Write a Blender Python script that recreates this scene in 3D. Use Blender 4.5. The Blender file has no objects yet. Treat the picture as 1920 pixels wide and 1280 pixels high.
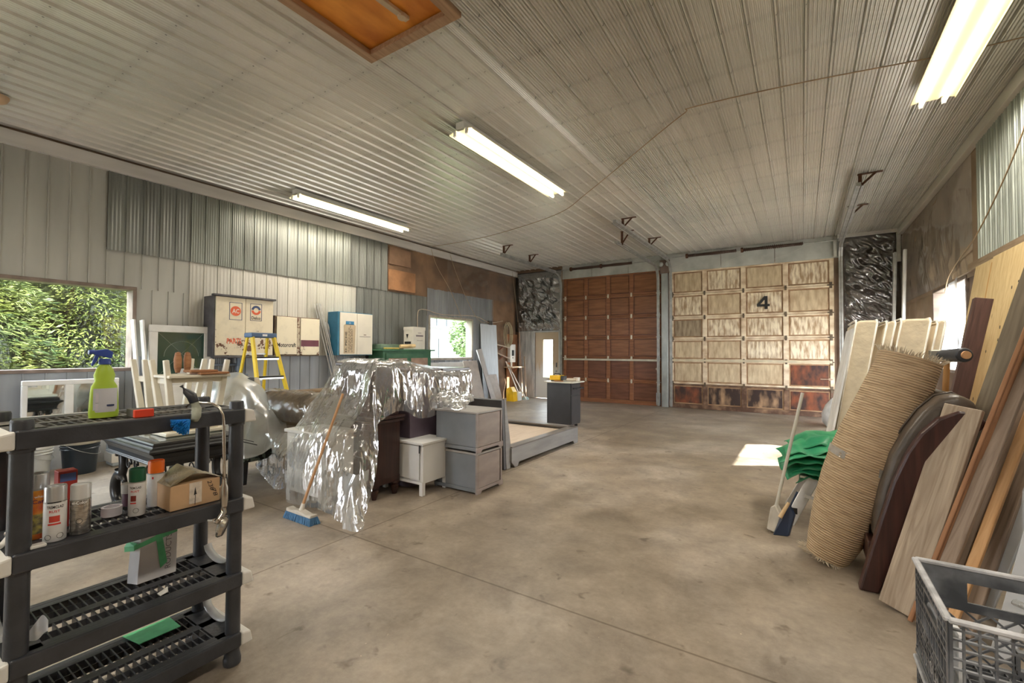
import bpy, math, random
from mathutils import Vector, Matrix, noise
random.seed(7)
S = bpy.context.scene
COL = S.collection
R = math.radians
# ------------------------------------------------------------------ camera, world, sun, exposure
cam = bpy.data.objects.new('camera', bpy.data.cameras.new('camera')); COL.objects.link(cam)
cam.data.sensor_width = 36.0; cam.data.lens = 36.0*843/1920; cam.data.clip_end = 300
cam.location = (0, 0, 1.45)
_y, _p, _r = R(32.9), R(1.3), R(.25)
F0 = Vector((-math.sin(_y), math.cos(_y), 0)); R0 = Vector((math.cos(_y), math.sin(_y), 0)); Z = Vector((0, 0, 1))
Fw = F0*math.cos(_p)+Z*math.sin(_p); U0 = Z*math.cos(_p)-F0*math.sin(_p)
Rt = R0*math.cos(_r)+U0*math.sin(_r); Up = U0*math.cos(_r)-R0*math.sin(_r)
cam.rotation_euler = Matrix((Rt, Up, -Fw)).transposed().to_euler()
S.camera = cam
S.view_settings.view_transform = 'Standard'; S.view_settings.look = 'None'
S.view_settings.exposure = 0.95; S.view_settings.gamma = 1.0; S.view_settings.use_curve_mapping = False
S.cycles.max_bounces = 10; S.cycles.transparent_max_bounces = 16; S.cycles.diffuse_bounces = 6
S.cycles.glossy_bounces = 4; S.cycles.sample_clamp_indirect = 6.0; S.cycles.caustics_reflective = False; S.cycles.caustics_refractive = False
w = bpy.data.worlds.new('world'); S.world = w; w.use_nodes = True
bg = w.node_tree.nodes['Background']; bg.inputs[0].default_value = (.88, .92, 1.0, 1); bg.inputs[1].default_value = 11.0
sun = bpy.data.objects.new('sun', bpy.data.lights.new('sun', 'SUN')); COL.objects.link(sun)
sun.data.energy = 24.0; sun.data.angle = R(.6); sun.data.color = (1, .95, .86)
sun.rotation_euler = Vector((-.679, -.400, -.616)).to_track_quat('-Z', 'Y').to_euler()
LAMP_W = 43.0
# ------------------------------------------------------------------ materials
MATS = {}
def nodes(name):
    m = bpy.data.materials.new(name); m.use_nodes = True
    return m, m.node_tree.nodes, m.node_tree.links, m.node_tree.nodes['Principled BSDF']
def mat(name, col, rough=.6, metal=0., var=.12, scale=6., bump=0., bscale=None, stretch=(1, 1, 1), col2=None, lo=.35, hi=.65, spec=.5, detail=5, coat=0.):
    """plain surface with soft colour variation (object coordinates) and optional bump"""
    if name in MATS: return MATS[name]
    m, n, l, p = nodes(name)
    tc = n.new('ShaderNodeTexCoord'); mp = n.new('ShaderNodeMapping'); mp.inputs['Scale'].default_value = stretch
    l.new(tc.outputs['Object'], mp.inputs[0])
    nz = n.new('ShaderNodeTexNoise'); nz.inputs['Scale'].default_value = scale; nz.inputs['Detail'].default_value = detail
    l.new(mp.outputs[0], nz.inputs['Vector'])
    cr = n.new('ShaderNodeValToRGB'); cr.color_ramp.elements[0].position = lo; cr.color_ramp.elements[1].position = hi
    c2 = col2 if col2 else tuple(min(1, c*(1+var)) for c in col)
    c1 = col if col2 else tuple(c*(1-var) for c in col)
    cr.color_ramp.elements[0].color = (*c1, 1); cr.color_ramp.elements[1].color = (*c2, 1)
    l.new(nz.outputs['Fac'], cr.inputs[0]); l.new(cr.outputs[0], p.inputs['Base Color'])
    p.inputs['Roughness'].default_value = rough; p.inputs['Metallic'].default_value = metal
    p.inputs['Specular IOR Level'].default_value = spec; p.inputs['Coat Weight'].default_value = coat
    if bump:
        nb = n.new('ShaderNodeTexNoise'); nb.inputs['Scale'].default_value = bscale or scale*4; nb.inputs['Detail'].default_value = 4
        l.new(mp.outputs[0], nb.inputs['Vector'])
        b = n.new('ShaderNodeBump'); b.inputs['Strength'].default_value = bump; b.inputs['Distance'].default_value = .02
        l.new(nb.outputs['Fac'], b.inputs['Height']); l.new(b.outputs[0], p.inputs['Normal'])
    MATS[name] = m; return m
def wood(name, c1, c2, scale=3., rough=.7, knots=True, axis=2):
    if name in MATS: return MATS[name]
    st = [9, 9, 9]; st[axis] = .7
    m, n, l, p = nodes(name)
    tc = n.new('ShaderNodeTexCoord'); mp = n.new('ShaderNodeMapping'); mp.inputs['Scale'].default_value = st
    l.new(tc.outputs['Object'], mp.inputs[0])
    nz = n.new('ShaderNodeTexNoise'); nz.inputs['Scale'].default_value = scale; nz.inputs['Detail'].default_value = 8; nz.inputs['Distortion'].default_value = 1.2
    l.new(mp.outputs[0], nz.inputs['Vector'])
    cr = n.new('ShaderNodeValToRGB'); cr.color_ramp.elements[0].position = .3; cr.color_ramp.elements[1].position = .68
    cr.color_ramp.elements[0].color = (*c1, 1); cr.color_ramp.elements[1].color = (*c2, 1)
    l.new(nz.outputs['Fac'], cr.inputs[0])
    out = cr.outputs[0]
    if knots:
        mk = n.new('ShaderNodeMapping'); ks = [2.6, 2.6, 2.6]; ks[axis] = 1.3; mk.inputs['Scale'].default_value = ks; l.new(tc.outputs['Object'], mk.inputs[0])
        v = n.new('ShaderNodeTexVoronoi'); v.inputs['Scale'].default_value = 1.7; l.new(mk.outputs[0], v.inputs['Vector'])
        kr = n.new('ShaderNodeValToRGB'); kr.color_ramp.elements[0].position = .03; kr.color_ramp.elements[1].position = .09
        kr.color_ramp.elements[0].color = (.35, .3, .28, 1); kr.color_ramp.elements[1].color = (1, 1, 1, 1)
        l.new(v.outputs['Distance'], kr.inputs[0])
        mx = n.new('ShaderNodeMix'); mx.data_type = 'RGBA'; mx.blend_type = 'MULTIPLY'; mx.inputs[0].default_value = 1
        l.new(out, mx.inputs[6]); l.new(kr.outputs[0], mx.inputs[7]); out = mx.outputs[2]
    l.new(out, p.inputs['Base Color']); p.inputs['Roughness'].default_value = rough
    b = n.new('ShaderNodeBump'); b.inputs['Strength'].default_value = .15; b.inputs['Distance'].default_value = .01
    l.new(nz.outputs['Fac'], b.inputs['Height']); l.new(b.outputs[0], p.inputs['Normal'])
    MATS[name] = m; return m
def emis(name, col, s):
    if name in MATS: return MATS[name]
    m, n, l, p = nodes(name); p.inputs['Base Color'].default_value = (*col, 1)
    p.inputs['Emission Color'].default_value = (*col, 1); p.inputs['Emission Strength'].default_value = s
    MATS[name] = m; return m
def film(name, tint=(1, 1, 1), body=.12, rough=.10, wr=22., strength=.9, stretch=(1, 1, 1), col=(.9, .93, .92), metal=0., gl=.8, gmin=.07):
    """thin clear or milky plastic film: see-through with glossy creases"""
    if name in MATS: return MATS[name]
    m, n, l, p = nodes(name); n.remove(p)
    tc = n.new('ShaderNodeTexCoord'); mp = n.new('ShaderNodeMapping'); mp.inputs['Scale'].default_value = stretch; l.new(tc.outputs['Object'], mp.inputs[0])
    nz = n.new('ShaderNodeTexNoise'); nz.noise_type = 'RIDGED_MULTIFRACTAL'; nz.inputs['Scale'].default_value = wr; nz.inputs['Detail'].default_value = 4; nz.inputs['Distortion'].default_value = .8; nz.inputs['Roughness'].default_value = .6
    l.new(mp.outputs[0], nz.inputs['Vector'])
    n2 = n.new('ShaderNodeTexNoise'); n2.inputs['Scale'].default_value = wr*.35; n2.inputs['Detail'].default_value = 4; l.new(mp.outputs[0], n2.inputs['Vector'])
    ad = n.new('ShaderNodeMath'); ad.operation = 'MULTIPLY_ADD'; l.new(nz.outputs['Fac'], ad.inputs[0]); ad.inputs[1].default_value = .35; l.new(n2.outputs['Fac'], ad.inputs[2])
    b = n.new('ShaderNodeBump'); b.inputs['Strength'].default_value = strength; b.inputs['Distance'].default_value = .04
    l.new(ad.outputs[0], b.inputs['Height'])
    t = n.new('ShaderNodeBsdfTransparent'); t.inputs[0].default_value = (*tint, 1)
    g = n.new('ShaderNodeBsdfGlossy'); g.inputs['Roughness'].default_value = rough; l.new(b.outputs[0], g.inputs['Normal'])
    lw = n.new('ShaderNodeLayerWeight'); lw.inputs['Blend'].default_value = .42; l.new(b.outputs[0], lw.inputs['Normal'])
    mr = n.new('ShaderNodeMapRange'); mr.inputs['To Min'].default_value = gmin; mr.inputs['To Max'].default_value = gl; l.new(lw.outputs['Fresnel'], mr.inputs['Value'])
    m1 = n.new('ShaderNodeMixShader'); l.new(mr.outputs[0], m1.inputs[0]); l.new(t.outputs[0], m1.inputs[1]); l.new(g.outputs[0], m1.inputs[2])
    d = n.new('ShaderNodeBsdfDiffuse'); d.inputs[0].default_value = (*col, 1); l.new(b.outputs[0], d.inputs['Normal'])
    tr = n.new('ShaderNodeBsdfTranslucent'); tr.inputs[0].default_value = (*col, 1)
    m0 = n.new('ShaderNodeMixShader'); m0.inputs[0].default_value = .4; l.new(d.outputs[0], m0.inputs[1]); l.new(tr.outputs[0], m0.inputs[2])
    br_ = n.new('ShaderNodeMapRange'); br_.inputs['From Min'].default_value = .35; br_.inputs['From Max'].default_value = .65; br_.inputs['To Min'].default_value = body*.6; br_.inputs['To Max'].default_value = min(1, body*1.5); l.new(n2.outputs['Fac'], br_.inputs['Value'])
    m2 = n.new('ShaderNodeMixShader'); l.new(br_.outputs[0], m2.inputs[0]); l.new(m1.outputs[0], m2.inputs[1]); l.new(m0.outputs[0], m2.inputs[2])
    l.new(m2.outputs[0], n['Material Output'].inputs[0]); MATS[name] = m; return m
def glass(name, tint=(.95, .98, .97), refl=.06):
    if name in MATS: return MATS[name]
    m, n, l, p = nodes(name); n.remove(p)
    t = n.new('ShaderNodeBsdfTransparent'); t.inputs[0].default_value = (*tint, 1)
    g = n.new('ShaderNodeBsdfGlossy'); g.inputs['Roughness'].default_value = .02
    mx = n.new('ShaderNodeMixShader'); mx.inputs[0].default_value = refl
    l.new(t.outputs[0], mx.inputs[1]); l.new(g.outputs[0], mx.inputs[2]); l.new(mx.outputs[0], n['Material Output'].inputs[0]); MATS[name] = m; return m
def concrete():
    m, n, l, p = nodes('concrete')
    tc = n.new('ShaderNodeTexCoord')
    def nz(sc, det=6, dist=0., rgh=.55):
        a = n.new('ShaderNodeTexNoise'); a.inputs['Scale'].default_value = sc; a.inputs['Detail'].default_value = det; a.inputs['Distortion'].default_value = dist; a.inputs['Roughness'].default_value = rgh
        l.new(tc.outputs['Object'], a.inputs['Vector']); return a
    def ramp(src, stops):
        c = n.new('ShaderNodeValToRGB'); e = c.color_ramp.elements
        while len(e) < len(stops): e.new(.5)
        for k, (pos, cc) in enumerate(stops): e[k].position = pos; e[k].color = (*cc, 1)
        l.new(src, c.inputs[0]); return c
    def mul(a, b, f=1.):
        x = n.new('ShaderNodeMix'); x.data_type = 'RGBA'; x.blend_type = 'MULTIPLY'; x.inputs[0].default_value = f
        l.new(a, x.inputs[6]); l.new(b, x.inputs[7]); return x.outputs[2]
    base = ramp(nz(.55, 5, .5).outputs['Fac'], [(.3, (.205, .165, .12)), (.5, (.315, .262, .205)), (.7, (.45, .40, .345))])
    mid = ramp(nz(2.4, 9, .3, .68).outputs['Fac'], [(.30, (.58, .56, .54)), (.5, (.95, .94, .92)), (.70, (1.25, 1.24, 1.22))])
    fine = ramp(nz(24, 6, 0, .7).outputs['Fac'], [(.3, (.86, .86, .86)), (.7, (1.08, 1.08, 1.08))])
    sp = ramp(nz(7, 3, .4).outputs['Fac'], [(.26, (.35, .32, .28)), (.36, (1, 1, 1))])
    spk = ramp(nz(38, 2).outputs['Fac'], [(.76, (1, 1, 1)), (.79, (2.2, 2.2, 2.1))])
    c = mul(mul(mul(mul(base.outputs[0], mid.outputs[0]), fine.outputs[0]), sp.outputs[0], .7), spk.outputs[0])
    # sawn joints: x = -3.0 ; y = 2.32, 7.0
    sx = n.new('ShaderNodeSeparateXYZ'); l.new(tc.outputs['Object'], sx.inputs[0])
    prev = None
    for ax, val in (('X', -3.0), ('Y', 2.32), ('Y', 7.0)):
        s = n.new('ShaderNodeMath'); s.operation = 'SUBTRACT'; l.new(sx.outputs[ax], s.inputs[0]); s.inputs[1].default_value = val
        a = n.new('ShaderNodeMath'); a.operation = 'ABSOLUTE'; l.new(s.outputs[0], a.inputs[0])
        if prev:
            q = n.new('ShaderNodeMath'); q.operation = 'MINIMUM'; l.new(prev, q.inputs[0]); l.new(a.outputs[0], q.inputs[1]); prev = q.outputs[0]
        else: prev = a.outputs[0]
    jr = ramp(prev, [(.003, (.5, .46, .42)), (.009, (1, 1, 1))])
    c = mul(c, jr.outputs[0])
    l.new(c, p.inputs['Base Color'])
    rr = n.new('ShaderNodeMapRange'); rr.inputs['To Min'].default_value = .26; rr.inputs['To Max'].default_value = .48
    l.new(mid.outputs[0], rr.inputs['Value']); l.new(rr.outputs[0], p.inputs['Roughness']); p.inputs['Specular IOR Level'].default_value = .45
    b = n.new('ShaderNodeBump'); b.inputs['Strength'].default_value = .12; b.inputs['Distance'].default_value = .01
    l.new(fine.outputs[0], b.inputs['Height']); l.new(b.outputs[0], p.inputs['Normal'])
    return m
def rusty(name, paint, rust=(.13, .055, .025), amount=.36, scale=7., rough=.5, zlow=None):
    """paint with flaked rust patches, thicker towards the lower edge when zlow=(z0,z1) in object space"""
    if name in MATS: return MATS[name]
    m, n, l, p = nodes(name)
    tc = n.new('ShaderNodeTexCoord')
    a = n.new('ShaderNodeTexNoise'); a.inputs['Scale'].default_value = scale; a.inputs['Detail'].default_value = 8; a.inputs['Roughness'].default_value = .65; l.new(tc.outputs['Object'], a.inputs['Vector'])
    src = a.outputs['Fac']
    if zlow:
        sx = n.new('ShaderNodeSeparateXYZ'); l.new(tc.outputs['Object'], sx.inputs[0])
        mr = n.new('ShaderNodeMapRange'); mr.inputs['From Min'].default_value = zlow[0]; mr.inputs['From Max'].default_value = zlow[1]; mr.inputs['To Min'].default_value = -.11; mr.inputs['To Max'].default_value = .06
        l.new(sx.outputs['Z'], mr.inputs['Value']); ad = n.new('ShaderNodeMath'); l.new(src, ad.inputs[0]); l.new(mr.outputs[0], ad.inputs[1]); src = ad.outputs[0]
    c = n.new('ShaderNodeValToRGB'); e = c.color_ramp.elements; e[0].position = amount; e[0].color = (*rust, 1); e[1].position = amount+.025; e[1].color = (*paint, 1)
    x = e.new(amount+.2); x.color = (*[min(1, v*1.12) for v in paint], 1)
    l.new(src, c.inputs[0]); l.new(c.outputs[0], p.inputs['Base Color']); p.inputs['Roughness'].default_value = rough
    MATS[name] = m; return m
# ------------------------------------------------------------------ mesh helpers
def V(*a): return Vector(a if len(a) > 1 else a[0])
def basis(d, hint=None):
    d = V(d).normalized(); h = V(hint) if hint else (V(0, 0, 1) if abs(d.z) < .9 else V(1, 0, 0))
    u = d.cross(h).normalized(); v = u.cross(d).normalized(); return u, v
ORG = {}
class MB:
    def __init__(s): s.v = []; s.f = []; s.mi = []; s.cur = 0
    def add(s, vs, fs):
        o = len(s.v); s.v += [V(p) for p in vs]; s.f += [tuple(i+o for i in f) for f in fs]; s.mi += [s.cur]*len(fs); return s
    def box(s, a, b):
        x0, y0, z0 = a; x1, y1, z1 = b
        return s.add([(x0,y0,z0),(x1,y0,z0),(x1,y1,z0),(x0,y1,z0),(x0,y0,z1),(x1,y0,z1),(x1,y1,z1),(x0,y1,z1)],
                     [(0,3,2,1),(4,5,6,7),(0,1,5,4),(1,2,6,5),(2,3,7,6),(3,0,4,7)])
    def bar(s, p0, p1, w, t, hint=None, w1=None, t1=None):
        """box between two points; w across (u), t along (v)"""
        p0, p1 = V(p0), V(p1); u, v = basis(p1-p0, hint); w1 = w if w1 is None else w1; t1 = t if t1 is None else t1
        vs = [p0+u*a*w/2+v*b*t/2 for a, b in ((-1,-1),(1,-1),(1,1),(-1,1))]+[p1+u*a*w1/2+v*b*t1/2 for a, b in ((-1,-1),(1,-1),(1,1),(-1,1))]
        return s.add(vs, [(0,3,2,1),(4,5,6,7),(0,1,5,4),(1,2,6,5),(2,3,7,6),(3,0,4,7)])
    def cyl(s, p0, p1, r0, r1=None, n=16, cap=True):
        p0, p1 = V(p0), V(p1); r1 = r0 if r1 is None else r1; u, v = basis(p1-p0); vs = []
        for p, r in ((p0, r0), (p1, r1)):
            vs += [p+u*math.cos(2*math.pi*k/n)*r+v*math.sin(2*math.pi*k/n)*r for k in range(n)]
        fs = [(k, (k+1) % n, n+(k+1) % n, n+k) for k in range(n)]
        if cap: fs += [tuple(range(n-1, -1, -1)), tuple(range(n, 2*n))]
        return s.add(vs, fs)
    def tube(s, pts, r, n=8, close=False):
        pts = [V(p) for p in pts]; rs = r if isinstance(r, (list, tuple)) else [r]*len(pts); vs = []; u = None
        for i, p in enumerate(pts):
            d = (pts[min(i+1, len(pts)-1)]-pts[max(i-1, 0)]).normalized()
            if u is None: u, v = basis(d)
            else: u = (u-d*u.dot(d)).normalized(); v = d.cross(u)
            vs += [p+u*math.cos(2*math.pi*k/n)*rs[i]+v*math.sin(2*math.pi*k/n)*rs[i] for k in range(n)]
        m = len(pts); fs = [(i*n+k, i*n+(k+1) % n, (i+1)*n+(k+1) % n, (i+1)*n+k) for i in range(m-1) for k in range(n)]
        fs += [tuple(range(n-1, -1, -1)), tuple(range((m-1)*n, m*n))]
        return s.add(vs, fs)
    def lathe(s, c, prof, n=24, axis=(0, 0, 1)):
        c = V(c); a = V(axis).normalized(); u, v = basis(a); vs = []
        for r, h in prof: vs += [c+a*h+u*math.cos(2*math.pi*k/n)*r+v*math.sin(2*math.pi*k/n)*r for k in range(n)]
        m = len(prof); fs = [(i*n+k, i*n+(k+1) % n, (i+1)*n+(k+1) % n, (i+1)*n+k) for i in range(m-1) for k in range(n)]
        if prof[0][0] > 1e-4: fs.append(tuple(range(n-1, -1, -1)))
        if prof[-1][0] > 1e-4: fs.append(tuple(range((m-1)*n, m*n)))
        return s.add(vs, fs)
    def prism(s, poly, off):
        """closed polygon (3d points) extruded by a vector"""
        n = len(poly); P = [V(p) for p in poly]; o = V(off)
        return s.add(P+[p+o for p in P], [tuple(range(n-1, -1, -1)), tuple(range(n, 2*n))]+[(k, (k+1) % n, n+(k+1) % n, n+k) for k in range(n)])
    def strip(s, prof, off):
        """open polyline extruded by a vector (sheet metal)"""
        n = len(prof); P = [V(p) for p in prof]; o = V(off)
        return s.add(P+[p+o for p in P], [(k, k+1, n+k+1, n+k) for k in range(n-1)])
    def grid(s, fn, nu, nv):
        vs = [fn(i/nu, j/nv) for j in range(nv+1) for i in range(nu+1)]
        return s.add(vs, [(j*(nu+1)+i, j*(nu+1)+i+1, (j+1)*(nu+1)+i+1, (j+1)*(nu+1)+i) for j in range(nv) for i in range(nu)])
    def build(s, name, m, parent=None, bevel=0., smooth=False, sub=0, solid=0., local=False, origin=None, seg=1):
        if parent is not None: org = V(0, 0, 0) if local else ORG.get(parent.name, V(0, 0, 0))
        elif origin is not None: org = V(origin)
        elif local: org = V(0, 0, 0)
        else:
            xs = [p.x for p in s.v]; ys = [p.y for p in s.v]; org = V((min(xs)+max(xs))/2, (min(ys)+max(ys))/2, min(p.z for p in s.v))
        me = bpy.data.meshes.new(name); me.from_pydata([tuple(p-org) for p in s.v], [], s.f); me.update()
        ms = m if isinstance(m, (list, tuple)) else [m]
        for x in ms: me.materials.append(x)
        if len(ms) > 1:
            for k, poly in enumerate(me.polygons): poly.material_index = s.mi[k]
        if smooth:
            for poly in me.polygons: poly.use_smooth = True
            if smooth == 'auto':
                try: me.set_sharp_from_angle(angle=R(38))
                except Exception: pass
        o = bpy.data.objects.new(name, me); COL.objects.link(o)
        if parent is not None: o.parent = parent; ORG[o.name] = org
        else: o.location = org; ORG[o.name] = org
        if bevel:
            b = o.modifiers.new('bevel', 'BEVEL'); b.width = bevel; b.segments = seg; b.limit_method = 'ANGLE'; b.angle_limit = R(40)
        if solid:
            q = o.modifiers.new('solid', 'SOLIDIFY'); q.thickness = solid; q.offset = 0
        if sub:
            q = o.modifiers.new('sub', 'SUBSURF'); q.levels = sub; q.render_levels = sub
        return o
def thing(name, label, cat, loc=(0, 0, 0), group=None, rot=None):
    o = bpy.data.objects.new(name, None); COL.objects.link(o); o.location = loc; o.empty_display_size = .1
    if rot is not None: o.rotation_euler = rot
    o['label'] = label; o['category'] = cat
    if group: o['group'] = group
    ORG[o.name] = V(loc); return o
def tag(o, label, cat, group=None, kind=None):
    o['label'] = label; o['category'] = cat
    if group: o['group'] = group
    if kind: o['kind'] = kind
    return o
def struct(o, label=None):
    o['kind'] = 'structure'
    if label: o['label'] = label
    return o
def copy_tree(o, loc=None, label=None, parent=None):
    c = o.copy(); COL.objects.link(c)
    if parent is not None: c.parent = parent
    if loc is not None: c.location = loc
    if label: c['label'] = label
    ORG[c.name] = V(c.location)
    for ch in list(o.children): copy_tree(ch, parent=c)
    return c
def text(body, name, at, right, up, width, m, parent, bold=.0, height=None, ext=.0008, align='LEFT', shear=0.):
    cu = bpy.data.curves.new('t', 'FONT'); cu.body = body; cu.size = 1; cu.extrude = 0; cu.offset = min(bold, .02); cu.shear = shear; cu.resolution_u = 3; cu.fill_mode = 'FRONT'
    to = bpy.data.objects.new('t', cu); COL.objects.link(to); bpy.context.view_layer.update()
    me = bpy.data.meshes.new_from_object(to.evaluated_get(bpy.context.evaluated_depsgraph_get())); bpy.data.objects.remove(to)
    xs = [v.co.x for v in me.vertices]; ys = [v.co.y for v in me.vertices]; x0, x1, y0, y1 = min(xs), max(xs), min(ys), max(ys)
    sx = width/(x1-x0); sy = (height/(y1-y0)) if height else sx
    right, up, at = V(right).normalized(), V(up).normalized(), V(at); nrm = right.cross(up); org = ORG.get(parent.name, V(0, 0, 0))
    for v in me.vertices: v.co = at+right*(v.co.x-x0)*sx+up*(v.co.y-y0)*sy+nrm*ext-org
    me.materials.clear(); me.materials.append(m)
    o = bpy.data.objects.new(name, me); COL.objects.link(o); o.parent = parent; ORG[o.name] = org; return o
def label_on_cyl(body, name, c, r, z, ang0, width, m, parent, bold=0., height=None):
    """text wrapped round a can of radius r; ang0 = angle of the text centre"""
    o = text(body, name, (0, 0, 0), (1, 0, 0), (0, 1, 0), width, m, parent, bold, height, 0); org = ORG[o.name]; cc = V(c)
    xs = [(v.co+org).x for v in o.data.vertices]; mid = (min(xs)+max(xs))/2
    for v in o.data.vertices:
        q = v.co+org; a = ang0+(q.x-mid)/r; v.co = V(cc.x+math.cos(a)*(r+.0006), cc.y+math.sin(a)*(r+.0006), z+q.y)-org
    return o
def catmull(P, t):
    n = len(P)-1; x = t*n; i = min(int(x), n-1); f = x-i
    p0, p1, p2, p3 = P[max(i-1, 0)], P[i], P[i+1], P[min(i+2, n)]
    return .5*((2*p1)+(-p0+p2)*f+(2*p0-5*p1+4*p2-p3)*f*f+(-p0+3*p1-3*p2+p3)*f**3)
def drape(rows, nu, nv, amp=.02, freq=7., stretch=(1, 1, .35), seed=0):
    rows = [[V(p) for p in r] for r in rows]; mb = MB()
    def fn(u, v):
        col = [catmull(r, u) for r in rows]; p = catmull(col, v)
        q = V(p.x*stretch[0], p.y*stretch[1], p.z*stretch[2])*freq+V(seed, seed*2, 0)
        d = V(noise.noise(q), noise.noise(q+V(9, 3, 1)), noise.noise(q+V(4, 8, 7))*.3)
        r = 1-abs(noise.noise(q*2.1))*2
        return p+d*amp*2+V(d.x, d.y, 0)*r*amp
    return mb.grid(fn, nu, nv)
def loft(mb, x0, x1, y0, y1, prof):
    """rectangular moulding: prof = (inset, z) from bottom to top"""
    vs = []
    for i_, z in prof: vs += [(x0+i_, y0+i_, z), (x1-i_, y0+i_, z), (x1-i_, y1-i_, z), (x0+i_, y1-i_, z)]
    n = len(prof); mb.add(vs, [(4*i+k, 4*i+(k+1) % 4, 4*i+4+(k+1) % 4, 4*i+4+k) for i in range(n-1) for k in range(4)]+[(3, 2, 1, 0), (4*n-4, 4*n-3, 4*n-2, 4*n-1)]); return mb
# common materials
white = mat('white paint', (.78, .77, .73), .45, var=.05)
steel = mat('galvanised steel', (.52, .53, .52), .38, .75, .15, 9)
chrome = mat('brushed nickel', (.62, .58, .52), .22, 1., .05)
alu = mat('aluminium', (.78, .78, .77), .35, .85, .06)
blackp = mat('black plastic', (.045, .048, .055), .42, var=.15, scale=14)
rust = mat('rusty iron', (.12, .055, .03), .75, .3, .3, 20)
card = mat('cardboard', (.55, .36, .20), .8, var=.08, scale=9)
ink = mat('black ink', (.02, .02, .02), .6, var=0)
paper = mat('paper label', (.82, .82, .80), .6, var=.03)
redp = mat('red print', (.60, .04, .03), .5, var=.03)
fin = glass('window glass')
# ------------------------------------------------------------------ the room
XL, XR, YF, YB, ZC = -7.85, 1.77, 12.35, -3.0, 4.08
struct(MB().box((XL-.2, YB-.3, -.12), (XR+.2, YF+.25, 0)).build('floor', concrete(), origin=(0, 0, 0)))
block = mat('wall sheathing', (.20, .13, .085), .8, var=.3, scale=2.2, bump=.3, bscale=5)
blockg = mat('bare wall boards', (.50, .50, .46), .7, var=.12, scale=1.5)
def ribs(a, b, base, out, pitch=.195, minor=5, mh=.003, MH=.016, sl=.004, gap=0):
    """sheet-metal profile from a to b along t: returns (t, h) pairs, h rises into the room"""
    pts = []; t = a; k = 0
    while t < b-1e-4:
        e = min(t+pitch, b)
        if gap and t > a: pts += [(t-.004, 0), (t-.004, -gap), (t-.0005, -gap)]
        pts += [(t, 0), (t+sl, MH), (t+.010+sl, MH), (t+.010+2*sl, 0)] if e-t > .05 else [(t, 0)]
        if minor and e-t > .1:
            w0 = (e-t-.03)/minor
            for q in range(minor):
                x = t+.025+q*w0; pts += [(x+w0*.15, 0), (x+w0*.35, mh), (x+w0*.65, mh), (x+w0*.85, 0)]
        t = e
    pts.append((b, 0)); return pts
def siding(name, axis, at, out, t0, t1, z0, z1, m, parent, **k):
    mb = MB(); pr = ribs(t0, t1, 0, out, **k)
    if axis == 'x': mb.strip([(at+out*h, t, z0) for t, h in pr], (0, 0, z1-z0))
    else: mb.strip([(t, at+out*h, z0) for t, h in pr], (0, 0, z1-z0))
    return mb.build(name, m, parent)
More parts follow.
